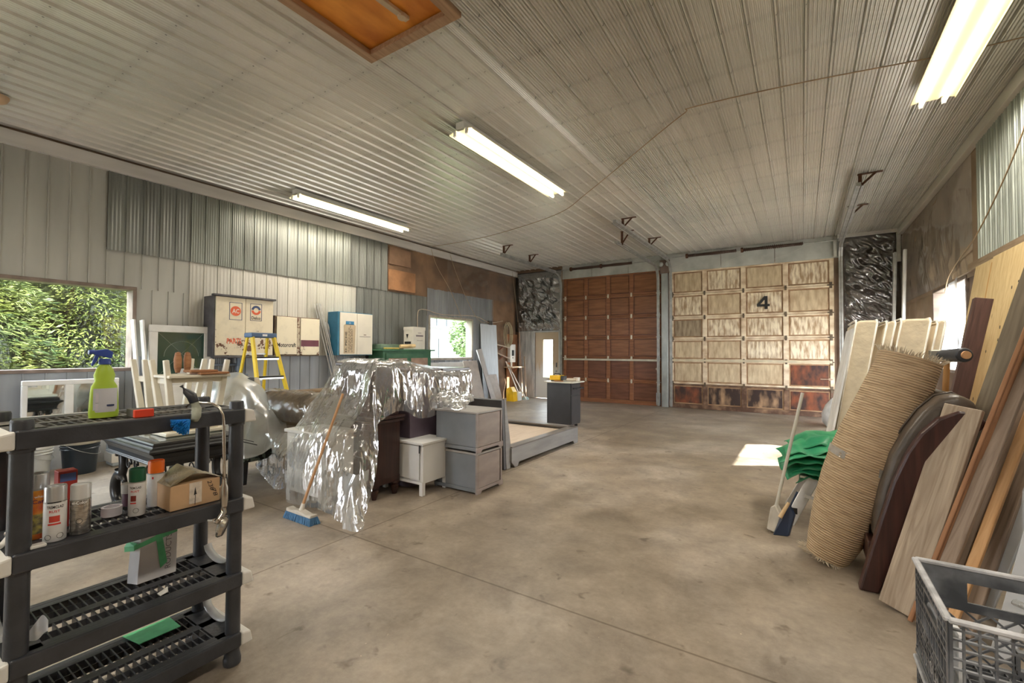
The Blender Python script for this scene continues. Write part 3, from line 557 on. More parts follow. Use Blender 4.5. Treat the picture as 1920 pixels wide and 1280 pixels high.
# rear wall behind the viewer, with an added doorway letting sky light in
wb = MB().box((XL-.2, YB-.2, 0), (-5.6, YB, ZC+.2)).box((-5.6, YB-.2, 2.1), (-4.6, YB, ZC+.2)).box((-4.6, YB-.2, 0), (XR+.2, YB, ZC+.2))
struct(wb.build('wall_rear', blockg, origin=(0, YB, 0)))
# ---- fluorescent fixtures
tube_m = emis('lit tube', (1, .915, .66), 3.6)
refl_m = mat('reflector enamel', (.88, .82, .62), .35, var=.02)
def fixture(x, y0, y1, label):
    t = thing('fluorescent_fixture', label, 'ceiling light', (x, (y0+y1)/2, ZC-.16), 'twin tube fluorescent fixtures')
    zt = ZC-.022
    MB().box((x-.06, y0, zt-.075), (x+.06, y1, zt)).build('channel', white, t, bevel=.004)
    mb = MB(); prof = [(-.17, -.115), (-.165, -.10), (-.065, -.076), (-.045, -.092), (.045, -.092), (.065, -.076), (.165, -.10), (.17, -.115)]
    mb.strip([(x+a, y0+.02, zt+b) for a, b in prof], (0, y1-y0-.04, 0)); mb.build('reflector', refl_m, t, solid=.004)
    for sx_ in (-.085, .085):
        tb = MB().cyl((x+sx_, y0+.03, zt-.125), (x+sx_, y1-.03, zt-.125), .019, n=12).build('tube', tube_m, t, smooth='auto')
        for yy in (y0+.02, y1-.02): MB().box((x+sx_-.018, yy-.012, zt-.15), (x+sx_+.018, yy+.012, zt-.085)).build('socket', white, t, bevel=.004)
    L = bpy.data.lights.new('tube_light', 'AREA'); L.shape = 'RECTANGLE'; L.size = .30; L.size_y = y1-y0; L.energy = LAMP_W; L.color = (1, .915, .80); L.spread = R(170)
    lo = bpy.data.objects.new('tube_light', L); COL.objects.link(lo); lo.parent = t; lo.location = (0, 0, -.01)
    return t
fixture(-6.87, 4.13, 6.57, 'lit fluorescent fixture over the wall of metal cabinets')
fixture(-3.25, 3.91, 6.37, 'lit fluorescent fixture in the middle of the ceiling')
fixture(1.10, 3.55, 5.99, 'lit fluorescent fixture beside the right wall, cut off by the picture edge')
for x, nm in ((-3.25, 'middle'), (1.10, 'right')): fixture(x, -1.9, .5, 'lit fluorescent fixture added out of view behind the viewer, %s row' % nm)  # fixtures out of view, added to light the interior
# cables
cab = mat('tan cable', (.42, .30, .18), .6, var=.1)
def cable(name, pts, r, label, m=cab, n=5, sub=6, grp=None):
    P = [V(p) for p in pts]; k = (len(P)-1)*sub; Q = [catmull(P, i/k) for i in range(k+1)]
    o = MB().tube(Q, r, n).build(name, m, smooth=True); return tag(o, label, 'cable', grp)
zc = ZC-.03
cable('ceiling_cable', [(1.62, 5.33, zc), (1.09, 5.29, zc), (0, 5.09, zc), (-.95, 4.99, zc), (-1.05, 5.06, zc), (-1.46, 5.42, zc), (-2.9, 6.75, zc), (-3.9, 7.55, zc), (-5.6, 8.1, zc), (-6.7, 8.25, zc), (-7.7, 8.25, zc)], .006, 'tan cable running across the ribbed ceiling')
cable('hanging_cable', [(-7.74, 8.24, 4.0), (-7.72, 8.44, 3.59), (-7.72, 8.96, 3.04), (-7.74, 9.44, 2.36)], .006, 'tan cable hanging from the beam, meeting the small window at its middle')
cable('hanging_cable', [(-7.74, 8.95, 4.0), (-7.72, 9.17, 3.56), (-7.72, 9.74, 2.76), (-7.76, 10.28, 2.33), (-7.77, 10.83, 2.30)], .006, 'tan cable hanging from the beam to the junction box by the small window')
cable('hanging_cable', [(-7.74, 11.96, 3.98), (-7.70, 12.10, 3.15), (-7.68, 12.22, 2.40)], .006, 'cable hanging straight down in the corner by the silver poly')
cable('wall_conduit', [(-7.79, 7.85, 1.95), (-7.79, 7.85, 2.35), (-7.79, 7.93, 2.46), (-7.79, 8.17, 2.47), (-7.79, 8.76, 2.40), (-7.79, 10.1, 2.45), (-7.79, 10.8, 2.31), (-7.78, 11.5, 2.40)], .010, 'pale cable running along the top of the small window', mat('pale cable', (.55, .45, .34), .6))
cable('wall_wire', [(1.68, 5.2, 3.95), (1.68, 6.05, 3.32), (1.68, 7.09, 2.84), (1.68, 7.78, 2.67), (1.68, 8.37, 2.50), (1.68, 8.57, 2.31)], .007, 'brown wire looping down the right wall across the galvanised sheet')
jb = MB().box((-7.83, 10.76, 2.24), (-7.75, 10.90, 2.36)).cyl((-7.76, 11.6, 2.25), (-7.70, 11.6, 2.25), .06, n=12); tag(jb.build('junction_box', mat('dark box', (.10, .09, .08), .6)), 'dark junction box where the cables meet beside the small window', 'junction box')
lh = thing('lamp_holder', 'tan round lampholder on the ceiling at the picture edge', 'ceiling light', (-6.93, .95, ZC-.03))
MB().lathe((-6.93, .95, ZC-.10), [(.04, 0), (.07, .02), (.09, .06), (.09, .075)], 20).build('holder', mat('amber porcelain', (.62, .42, .26), .4), lh, smooth='auto')
# ------------------------------------------------------------------ outdoors
grass = mat('lawn', (.06, .09, .03), .9, var=.3, scale=.8, col2=(.12, .15, .06))
struct(MB().box((-60, -30, -.35), (-8.1, 60, -.13)).build('ground', grass, origin=(-30, 0, -.2)))
struct(MB().box((2.05, -30, -.35), (40, 60, -.13)).box((-8.1, 12.7, -.35), (2.05, 60, -.13)).box((-8.1, -30, -.35), (2.05, -3.4, -.13)).build('ground_2', mat('gravel yard', (.55, .53, .49), .9, var=.15, scale=3), origin=(10, 10, -.2)))
def conifer(x, y, h, r, label, seed, m, cards=2600):
    rnd = random.Random(seed); t = thing('conifer', label, 'tree', (x, y, -.13), 'conifers outside the large window')
    MB().cyl((x, y, -.13), (x, y, h*.9), .14, .03, 8).build('trunk', mat('bark', (.16, .11, .08), .9), t)
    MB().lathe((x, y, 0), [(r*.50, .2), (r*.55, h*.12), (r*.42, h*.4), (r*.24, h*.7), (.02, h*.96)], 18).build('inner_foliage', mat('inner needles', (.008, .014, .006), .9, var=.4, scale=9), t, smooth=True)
    mb = MB()
    for k in range(cards):
        f = rnd.random()**.8; z = .15+f*(h-.2); rr = r*(1-f)**.75*(.45+.6*rnd.random()**.5); a = rnd.random()*6.283
        rr *= 1+.18*math.sin(a*5+z*6)
        p = V(x+math.cos(a)*rr, y+math.sin(a)*rr, z-rr*.12); L = .10+.13*rnd.random(); d = V(math.cos(a+rnd.uniform(-.7, .7)), math.sin(a+rnd.uniform(-.7, .7)), rnd.uniform(-.55, .35)).normalized()
        u, v = basis(d, (rnd.random()-.5, rnd.random()-.5, 1)); w_ = L*.085
        mb.add([p, p+d*L*.5+u*w_, p+d*L, p+d*L*.5-u*w_], [(0, 1, 2, 3)]); mb.add([p, p+d*L*.5+v*w_, p+d*L*.9, p+d*L*.5-v*w_], [(0, 1, 2, 3)])
    mb.build('foliage', m, t); return t
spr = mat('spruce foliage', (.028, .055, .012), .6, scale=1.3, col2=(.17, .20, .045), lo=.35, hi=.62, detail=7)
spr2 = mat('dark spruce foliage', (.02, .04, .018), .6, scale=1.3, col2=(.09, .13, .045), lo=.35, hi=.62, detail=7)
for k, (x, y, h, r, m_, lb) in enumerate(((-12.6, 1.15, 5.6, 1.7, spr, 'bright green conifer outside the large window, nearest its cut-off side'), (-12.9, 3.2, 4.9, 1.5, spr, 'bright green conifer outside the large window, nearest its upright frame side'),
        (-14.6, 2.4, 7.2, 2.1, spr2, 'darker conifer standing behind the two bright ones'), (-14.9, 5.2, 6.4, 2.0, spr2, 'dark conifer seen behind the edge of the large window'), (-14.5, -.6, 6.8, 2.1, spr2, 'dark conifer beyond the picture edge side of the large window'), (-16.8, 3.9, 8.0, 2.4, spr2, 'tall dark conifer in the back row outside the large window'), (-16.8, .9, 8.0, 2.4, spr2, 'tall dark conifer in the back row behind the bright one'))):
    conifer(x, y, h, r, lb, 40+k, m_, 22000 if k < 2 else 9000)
# white building and tree outside the small window
bd = thing('white_building', 'white clapboard building with high windows outside the small window', 'building', (-21, 22.5, -.13))
bw = mat('pale clapboard', (.22, .225, .23), .6, var=.03)
MB().box((-28, 14.5, -.13), (-20, 30, 6.8)).build('wall', bw, bd)
MB().box((-19.99, 14.5, 2.98), (-19.8, 30, 3.08)).build('band_board', bw, bd)
MB().box((-19.97, 14.5, 2.90), (-19.93, 30, 2.98)).build('under_band_strip', mat('grey strip', (.25, .25, .25), .7), bd)  # plain grey strip just below the band board
dg = mat('far window glass', (.05, .06, .07), .3)
for y in (18.9, 19.9, 20.9, 21.85, 22.8): MB().box((-19.98, y, 3.13), (-19.93, y+.82, 4.5)).build('window', dg, bd)
MB().box((-19.98, 22.05, .9), (-19.92, 22.35, 2.3)).build('window', mat('dark slot', (.08, .09, .10), .3), bd)
dt = thing('leafy_tree', 'pale green leafy tree in front of the white building', 'tree', (-15.5, 19.6, -.13))
MB().cyl((-15.5, 19.6, -.13), (-15.4, 19.5, 3.2), .14, .05, 8).build('trunk', mat('bark', (0, 0, 0)), dt)
mb = MB(); rnd = random.Random(3)
for k in range(4200):
    a, b, rr = rnd.random()*6.28, rnd.uniform(-1.2, 1.5), 1.15*rnd.random()**.4; p = V(-15.5+math.cos(a)*math.cos(b)*rr, 19.6+math.sin(a)*math.cos(b)*rr, 2.3+math.sin(b)*rr*1.15)
    u, v = basis((rnd.random()-.5, rnd.random()-.5, rnd.random()-.3)); s_ = .09; mb.add([p-u*s_, p+v*s_*.6, p+u*s_, p-v*s_*.6], [(0, 1, 2, 3)])
mb.build('foliage', mat('light leaves', (.10, .17, .06), .6, scale=2, col2=(.26, .33, .16)), dt)
# ------------------------------------------------------------------ wall cabinets on the left wall
cream = (.68, .60, .44)
rc = rusty('flaked cream enamel', cream, amount=.375, scale=6.5, zlow=(.02, .5))
rc2 = rusty('cream enamel', (.70, .63, .47), amount=.335, scale=7, zlow=(.0, .35))
dkf = mat('dark cabinet shell', (.085, .08, .085), .6, var=.3, scale=5)
c1 = thing('parts_cabinet', 'rust-flaked cream metal wall cabinet lettered PARTS', 'cabinet', (-7.675, 3.72, 1.355))
MB().box((XL+.02, 3.26, 1.355), (-7.515, 4.18, 2.29)).box((-7.54, 3.24, 2.285), (-7.46, 4.20, 2.315)).box((-7.56, 3.25, 1.335), (-7.45, 4.19, 1.365)).build('body', dkf, c1, bevel=.004)
cd = [MB().box((-7.515, a, 1.372), (-7.49, b, 2.28)).build('door', rc, c1, bevel=.004) for a, b in ((3.285, 3.715), (3.722, 4.165))]
fx = -7.489
def onx(body, nm, y, z, wdt, m, par, **k): return text(body, nm, (fx, y, z), (0, 1, 0), (0, 0, 1), wdt, m, par, **k)
orr = mat('orange red print', (.72, .12, .04), .5, var=.05); bl = mat('navy print', (.03, .05, .13), .5, var=.05); cw = mat('cream print', (.74, .68, .54), .5, var=.04)
def frame_sq(y0, y1, z0, z1, par, t=.007):
    MB().box((fx-.001, y0, z0), (fx+.0015, y1, z0+t)).box((fx-.001, y0, z1-t), (fx+.0015, y1, z1)).box((fx-.001, y0, z0), (fx+.0015, y0+t, z1)).box((fx-.001, y1-t, z0), (fx+.0015, y1, z1)).build('emblem_border', bl, par)
frame_sq(3.475, 3.665, 1.93, 2.205, cd[0]); frame_sq(3.79, 3.975, 1.935, 2.21, cd[1])
e = MB(); e.lathe((fx, 3.568, 2.07), [(.077, 0), (.077, .002)], 32, (1, 0, 0)); e.build('emblem_disc', orr, cd[0])
ob = text('AC', 'emblem_letters', (fx+.002, 3.515, 2.035), (0, 1, 0), (0, 0, 1), .105, cw, cd[0], bold=.03, height=.07)
def ring(y, z, r0, r1, a0, a1, m, par, nm):
    P = [(fx+.0012, y+math.cos(a)*r1, z+math.sin(a)*r1) for a in [a0+(a1-a0)*k/20 for k in range(21)]]+[(fx+.0012, y+math.cos(a)*r0, z+math.sin(a)*r0) for a in [a1+(a0-a1)*k/20 for k in range(21)]]
    MB().prism(P, (.0015, 0, 0)).build(nm, m, par)
ring(3.882, 2.105, .04, .075, .12, math.pi-.12, bl, cd[1], 'emblem_arc'); ring(3.882, 2.105, .04, .075, math.pi+.12, 2*math.pi-.12, orr, cd[1], 'emblem_arc')
onx('Delco', 'emblem_letters', 3.81, 1.955, .145, ink, cd[1], bold=.02, height=.05)
onx('PARTS', 'lettering', 3.445, 1.555, .215, orr, cd[0], bold=.03, height=.085)
c2 = thing('motor_cabinet', 'cream metal wall cabinet with a maroon stripe', 'cabinet', (-7.75, 4.72, 1.36))
MB().box((XL+.02, 4.29, 1.355), (-7.665, 5.15, 2.06)).build('body', mat('brown cabinet shell', (.16, .11, .07), .6, var=.3, scale=5), c2, bevel=.004)
fx = -7.639
q1 = MB().box((-7.665, 4.315, 1.385), (-7.64, 4.69, 2.045)).build('door', rc2, c2, bevel=.004); q2 = MB().box((-7.665, 4.76, 1.375), (-7.64, 5.135, 2.04)).build('door', rc2, c2, bevel=.004)
MB().box((-7.665, 4.70, 1.37), (-7.655, 4.75, 2.04)).build('hinge_strip', rusty('rusty strip', (.45, .38, .27), amount=.45, scale=12), c2)
onx('Motorcraft', 'lettering', 4.325, 1.515, .345, ink, q1, bold=.022, height=.075)
MB().box((fx-.001, 4.765, 1.53), (fx+.001, 5.12, 1.645)).build('stripe', mat('maroon stripe', (.13, .03, .045), .5), q2)
c3 = thing('blue_cabinet', 'blue wall cabinet with cream doors and a tall paper bag sign', 'cabinet', (-7.67, 5.87, 1.37))
MB().box((XL+.02, 5.44, 1.365), (-7.515, 6.265, 2.215)).build('body', mat('blue enamel', (.03, .16, .26), .4, var=.12), c3, bevel=.004)
fx = -7.489; dw = mat('warm white enamel', (.72, .67, .56), .45, var=.05, scale=3)
q3 = MB().box((-7.515, 5.475, 1.38), (-7.49, 5.865, 2.20)).build('door', dw, c3, bevel=.004); q4 = MB().box((-7.515, 5.872, 1.38), (-7.49, 6.25, 2.20)).build('door', dw, c3, bevel=.004)
MB().box((fx-.001, 5.60, 1.965), (fx+.002, 5.79, 2.035)).build('label_plate', mat('bright blue print', (.05, .24, .45), .5), q3)
MB().prism([(fx, 5.56, 1.40), (fx, 5.81, 1.40), (fx, 5.83, 1.95), (fx, 5.79, 1.975), (fx, 5.59, 1.975), (fx, 5.555, 1.95)], (.002, 0, 0)).build('paper_sign', mat('kraft paper', (.50, .40, .27), .8, var=.05), q3)
for body, dy, hh, ln in (('D. PICHE', .055, .045, .40), ('(705) 268-8057', .185, .03, .46)):
    text(body, 'sign_lettering', (fx+.0025, 5.575+dy, 1.43), (0, 0, 1), (0, -1, 0), ln, ink, q3, bold=.015, height=hh)
for zz, y_ in ((1.43, .105), (1.47, .135)):
    ds = MB(); q_ = zz
    while q_ < zz+.44: ds.box((fx+.0022, 5.575+y_-.012, q_), (fx+.0028, 5.575+y_, q_+.045)); q_ += .062
    ds.build('fine_print', mat('faded ink', (.16, .12, .08), .7), q3)
text('o', 'label_mark', (fx+.002, 5.68, 1.985), (0, 1, 0), (0, 0, 1), .03, cw, q3)
MB().box((fx-.001, 5.93, 1.735), (fx+.001, 6.20, 1.742)).build('text_line', ink, q4); MB().box((fx-.001, 6.03, 1.77), (fx+.001, 6.09, 1.785)).build('fine_print', mat('faded ink', (.16, .12, .08), .7), q4)
# aluminium channels leaning between the cabinets
for k, (yt, zt, yb) in enumerate(((5.12, 2.34, 5.55), (5.17, 2.35, 5.62), (5.215, 2.36, 5.66), (5.24, 2.36, 5.70), (5.33, 2.02, 5.60), (5.37, 2.01, 5.66), (5.405, 2.0, 5.70), (5.43, 1.98, 5.74))):
    p0, p1 = V(-7.45, yb, .012), V(-7.80 if k > 3 else -7.79, yt, zt); L = (p1-p0).length
    o = MB().box((-.011, -.007, 0), (.011, -.004, L)).box((-.011, -.007, 0), (-.008, .007, L)).box((.008, -.007, 0), (.011, .007, L)).build('aluminium_channel', alu, local=True)
    o.location = p0; o.rotation_euler = (p1-p0).to_track_quat('Z', 'Y').to_euler()
    nm = ('first', 'second', 'third', 'fourth')[k % 4]
    tag(o, '%s aluminium channel leaning on the wall, %s from the maroon-striped cabinet' % ('tall' if k < 4 else 'short', nm), 'metal strip', 'aluminium channels leaning between the cabinets')
# yellow stepladder
yel = mat('yellow fibreglass', (.72, .50, .02), .45, var=.08); blc = mat('blue ladder cap', (.07, .13, .24), .5, var=.15)
L = thing('stepladder', 'yellow fibreglass stepladder with blue cap below the metal cabinets', 'ladder', (-6.75, 3.62, 0))
MB().box((-6.86, 3.435, 1.64), (-6.64, 3.81, 1.71)).build('top_cap', blc, L, bevel=.015, seg=2)
MB().box((-6.641, 3.59, 1.66), (-6.6395, 3.66, 1.69)).build('cap_sticker', paper, L)
for s_ in (-1, 1):
    MB().bar((-6.68, 3.62+s_*.155, 1.65), (-6.30, 3.74+s_*.27, .0), .03, .075, (1, 0, 0)).build('front_rail', yel, L, bevel=.003)
    MB().bar((-6.83, 3.62+s_*.145, 1.65), (-7.35, 3.70+s_*.25, .0), .025, .05, (1, 0, 0)).build('rear_rail', yel, L, bevel=.003)
    MB().bar((-6.40, 3.70+s_*.235, .5), (-7.18, 3.68+s_*.215, .5), .02, .006).build('spreader', steel, L)
for z in (.24, .52, .80, 1.08, 1.36):
    f = 1-z/1.65; x = -6.68+.38*f; hw_ = .155+.115*f-.015; yc = 3.62+.12*f; MB().box((x-.05, yc-hw_, z-.02), (x+.045, yc+hw_, z)).box((x+.035, yc-hw_, z-.045), (x+.045, yc+hw_, z)).build('step', alu, L)
for z in (.5, 1.0, 1.4): MB().bar((-6.83-.52*(1-z/1.65), 3.46, z), (-6.83-.52*(1-z/1.65), 3.80, z), .02, .02).build('rear_brace', steel, L)
L.location.y -= .05
# wall plumbing behind the ladder
pi = thing('wall_pipes', 'grey valve pipes on the wall behind the stepladder', 'pipe', (-7.78, 3.6, .4))
for z, y0, y1 in ((1.22, 3.0, 3.75), (1.05, 3.3, 3.9), (.85, 3.2, 3.8)): MB().cyl((-7.76, y0, z), (-7.76, y1, z), .018, n=10).build('pipe', mat('blue grey pipe', (.20, .24, .30), .5, .3), pi)
MB().cyl((-7.72, 3.75, .3), (-7.72, 3.75, 1.35), .04, n=14).cyl((-7.72, 3.75, 1.12), (-7.72, 3.75, 1.2), .06, n=14).build('standpipe', mat('blue grey pipe', (0, 0, 0)), pi)
for y in (2.95, 3.12): MB().lathe((-7.72, y, .98), [(.05, 0), (.07, .03), (.07, .16), (.05, .2)], 16).build('fitting', mat('pale fitting', (.50, .50, .46), .5), pi, smooth='auto')
# white framed window sash with etched glass, leaning on the wall, and two white door casings beside it
sash = thing('leaning_window', 'white framed window sash with an etched diamond and arch, leaning on the wall', 'window sash', (-7.6, 2.92, 0))
xf = lambda z: -7.70+.0*z
for a, b in (((2.53, 1.03), (2.63, 1.71)), ((3.22, 1.03), (3.34, 1.71)), ((2.53, 1.71), (3.34, 1.81)), ((2.53, .95), (3.34, 1.03))):
    MB().box((-7.74, a[0], a[1]), (-7.69, b[0], b[1])).build('sash_rail', white, sash, bevel=.006)
def greenglass():
    m, n, l, p = nodes('green sash glass'); p.inputs['Base Color'].default_value = (.035, .075, .055, 1); p.inputs['Roughness'].default_value = .08; p.inputs['Specular IOR Level'].default_value = .8; return m
pane = MB().box((-7.725, 2.63, 1.03), (-7.71, 3.22, 1.71)).build('pane', greenglass(), sash)
etch = mat('etched line', (.26, .33, .28), .5); em = MB()
for a, b in (((2.64, 1.70), (2.93, 1.40)), ((3.21, 1.70), (2.93, 1.40)), ((2.64, 1.08), (2.93, 1.40)), ((3.21, 1.08), (2.93, 1.40))): em.bar((-7.709, *a), (-7.709, *b), .006, .002)
em.tube([(-7.709, 2.93+.22*math.cos(R(a)), 1.36+.22*math.sin(R(a))) for a in range(0, 181, 12)], .003, 4); em.build('etching', etch, pane)
MB().box((-7.71, 2.55, 0), (-7.66, 3.32, .95)).build('lower_frame', white, sash, bevel=.006)
for k, (y0, lb) in enumerate(((2.36, 'white casing board nearest the large window'), (2.46, 'white casing board touching the etched sash'))):
    p0, p1 = V(-7.50, y0+.06, .01), V(-7.76, y0+.0, 1.87); ln = (p1-p0).length
    o = MB().box((-.035, -.012, 0), (.035, .012, ln)).box((-.035, -.012, 0), (-.02, .03, ln)).build('casing_board', white, local=True, bevel=.003)
    o.location = p0; o.rotation_euler = (p1-p0).to_track_quat('Z', 'X').to_euler(); tag(o, lb, 'board', 'white casings leaning beside the sash')
# glazed white sash lying under the large window
un = thing('white_window_unit', 'white glazed window unit standing under the large window', 'window unit', (-7.6, 1.75, .0))
MB().box((-7.72, 1.31, .60), (-7.66, 2.20, .66)).box((-7.72, 1.31, 1.02), (-7.66, 2.20, 1.08)).box((-7.72, 1.31, .66), (-7.66, 1.36, 1.02)).box((-7.72, 1.68, .66), (-7.66, 1.76, 1.02)).box((-7.72, 2.14, .66), (-7.66, 2.20, 1.02)).build('frame', white, un, bevel=.006)
mir = nodes('mirror glass'); mir[3].inputs['Metallic'].default_value = 1; mir[3].inputs['Roughness'].default_value = .03; mir[3].inputs['Base Color'].default_value = (.92, .96, .95, 1)
for a, b in ((1.36, 1.68), (1.76, 2.14)): MB().box((-7.70, a, .66), (-7.68, b, 1.02)).build('pane', mir[0], un)
MB().box((-7.74, 1.31, 0), (-7.64, 2.20, .60)).build('lower_board', mat('pale board', (.55, .57, .58), .6, var=.1), un)
# white tray on trestle end and blue tote at the picture edge
tt = thing('blue_tote', 'pale blue plastic tote on the floor at the picture edge', 'tote', (-6.9, .75, 0))
MB().box((-7.15, .6, .0), (-6.7, 1.12, .52)).build('body', mat('blue tote', (.16, .28, .48), .5), tt, bevel=.02, seg=2)
MB().box((-7.18, .57, .52), (-6.67, 1.15, .56)).build('lid', mat('pale lid', (.55, .64, .74), .4), tt, bevel=.01)
cable('charger_cord', [(-6.9, .95, .575), (-6.85, 1.05, .60), (-6.8, 1.2, .59), (-6.9, 1.14, .572)], .006, 'black cord lying on the blue tote lid', blackp)
# buckets under the window
def bucket(x, y, r, h, body, lid, lab):
    t = thing('pail', lab, 'bucket', (x, y, 0)); b = MB(); b.lathe((x, y, 0), [(r*.84, 0), (r*.97, h*.78), (r*1.05, h*.79), (r*1.0, h*.82), (r*1.06, h*.88), (r, h*.9), (r*1.0, h)], 28); b.build('body', body, t, smooth='auto')
    MB().lathe((x, y, h-.02), [(r*1.06, 0), (r*1.07, .02), (r*1.02, .035), (r*.9, .028), (0, .028)], 28).build('lid', lid, t, smooth='auto')
    MB().tube([(x+math.cos(a)*r*1.06, y+math.sin(a)*r*1.06, h*.85-.1*math.sin((a+.6)/3.14*3.14)) for a in [R(q) for q in range(-60, 121, 15)]], .003, 5).build('wire_handle', steel, t)
bucket(-7.20, 1.33, .155, .37, mat('white pail', (.62, .64, .63), .4), mat('white pail lid', (.70, .71, .70), .4), 'white pail with lid on the floor below the large window')
bucket(-7.20, 1.72, .17, .37, mat('navy pail', (.018, .028, .04), .35), mat('tan pail lid', (.38, .36, .29), .5), 'dark navy pail with tan lid on the floor below the large window')
bk = thing('storage_bin', 'white plastic storage bin beside the dark navy pail', 'bin', (-7.3, 2.2, 0))
MB().box((-7.45, 2.02, 0), (-7.2, 2.32, .38)).build('body', mat('translucent bin', (.52, .60, .66), .35), bk, bevel=.02, seg=2); MB().box((-7.46, 2.01, .05), (-7.19, 2.33, .16)).build('white_band', white, bk)
# ------------------------------------------------------------------ black console table with iron scrolls
blk = mat('black lacquer', (.016, .016, .016), .3, var=.1, spec=.4)
T = thing('scroll_coffee_table', 'black lacquered table with moulded top and iron scroll legs', 'table', (-4.9, 1.9, 0))
tx0, tx1, ty0, ty1, tz = -5.5, -4.32, 1.44, 2.14, .70
loft(MB(), tx0, tx1, ty0, ty1, [(.10, tz-.21), (.09, tz-.19), (.04, tz-.185), (.04, tz-.175), (.055, tz-.17), (.05, tz-.13), (.03, tz-.095), (.0, tz-.075), (-.005, tz-.06), (.0, tz-.045), (.02, tz-.04), (.03, tz-.03), (.03, tz-.012), (.04, tz)]).build('table_top', blk, T, bevel=.003)
MB().box((tx0+.1, ty0+.1, tz+.0), (tx1-.1, ty1-.1, tz+.003)).build('glass_inlay', mat('dark green glass inlay', (.03, .045, .04), .15, spec=.5), T)
def cscroll(mb, c, ux, r, z0, z1, rad):
    pts = []
    for k in range(26):
        f = k/25; a = R(-150+f*300); pts.append(V(c)+V(ux)*(math.cos(a)*r)+V(0, 0, (z0+z1)/2+math.sin(a)*(z1-z0)/2))
    mb.tube(pts, [rad*(.6+.6*math.sin(math.pi*k/25)) for k in range(26)], 8)
for cx_, cy_, sg in ((tx0+.16, ty0+.12, -1), (tx1-.16, ty0+.12, 1), (tx0+.16, ty1-.12, -1), (tx1-.16, ty1-.12, 1)):
    b = MB(); cscroll(b, (cx_, cy_, 0), (sg, 0, 0), .13, .02, .30, .035); cscroll(b, (cx_+sg*.02, cy_, 0), (-sg, 0, 0), .09, .27, .52, .03); b.build('scroll_leg', blk, T, smooth=True)
iron = mat('black iron', (.05, .05, .055), .35, .6)
for yy in (ty0+.12, ty1-.12):
    b = MB()
    for cx_, cz, r_ in ((-5.15, .42, .07), (-5.05, .30, .06), (-4.98, .43, .055), (-4.85, .36, .08), (-4.7, .42, .06)):
        b.tube([(cx_+math.cos(a*1.0)*r_*(1-a/9), yy, cz+math.sin(a)*r_*(1-a/9)) for a in [k*.4 for k in range(20)]], .007, 6)
    b.build('iron_scrollwork', iron, T, smooth=True)
MB().box((tx0+.2, ty0+.06, .0), (tx1-.02, ty0+.12, .05)).box((tx0+.2, ty1-.12, .0), (tx1-.02, ty1-.06, .05)).box((tx1-.10, ty0+.06, 0), (tx1-.02, ty1-.06, .14)).box((tx1-.10, ty0+.02, .05), (tx1+.0, ty1-.02, .09)).build('base_frame', blk, T, bevel=.01)

# cream stools upside down on the table
cr_ = mat('cream painted wood', (.68, .64, .52), .5, var=.05, scale=5)
def stool(x0, x1, y0, y1, z0, lab):
    t = thing('cream_stool', lab, 'stool', ((x0+x1)/2, (y0+y1)/2, z0))
    MB().box((x0-.04, y0-.05, z0), (x1+.04, y1+.05, z0+.035)).build('seat', cr_, t, bevel=.008, seg=2)
    MB().box((x0, y0, z0+.035), (x1, y1, z0+.12)).build('apron', cr_, t, bevel=.004)
    for sx_, x in ((-1, x0), (1, x1)):
        for sy_, y in ((-1, y0), (1, y1)): MB().bar((x-sx_*.02, y-sy_*.02, z0+.08), (x+sx_*.02, y+sy_*.055, z0+.66), .055, .055, (1, 0, 0), .038, .038).build('leg', cr_, t, bevel=.004)
    for y in (y0-.01, y1+.02): MB().box((x0, y-.01, z0+.45), (x1, y+.01, z0+.50)).build('stretcher', cr_, t, bevel=.003)
    for x in (x0, x1): MB().box((x-.01, y0-.01, z0+.46), (x+.01, y1+.02, z0+.50)).build('stretcher', cr_, t, bevel=.003)
    return t
stool(-5.30, -5.06, 1.68, 2.06, .704, 'upside-down cream stool nearer the large window')
stool(-4.86, -4.60, 1.68, 2.06, .704, 'upside-down cream stool with brown boards laid across its stretchers')
cb = MB().box((-4.9, 1.63, 1.208), (-4.52, 2.12, 1.232)).build('cream_shelf_board', cr_, bevel=.004); tag(cb, 'cream board lying across the upturned stool legs', 'board')
br = wood('brown board wood', (.22, .09, .035), (.38, .18, .08), axis=1, knots=False)
o = MB().box((-4.72, 1.86, 1.234), (-4.50, 2.10, 1.252)).build('wood_offcut', br, bevel=.003); tag(o, 'reddish brown offcut underneath the shorter one on the cream board', 'wood offcut')
o = MB().box((-4.70, 1.80, 1.254), (-4.54, 2.02, 1.272)).build('wood_offcut', br, bevel=.003); tag(o, 'short reddish brown offcut on top of the longer one', 'wood offcut')
for y, lb in ((1.87, 'brown wooden paddle standing among the stool legs, nearer the large window'), (1.95, 'brown wooden paddle standing among the stool legs, nearer the bagged chair')):
    o = MB().lathe((-5.0, y, 1.236), [(.018, 0), (.03, .05), (.033, .13), (.022, .19), (0, .2)], 14).build('wooden_paddle', br, smooth='auto'); tag(o, lb, 'wooden paddle', 'wooden paddles')
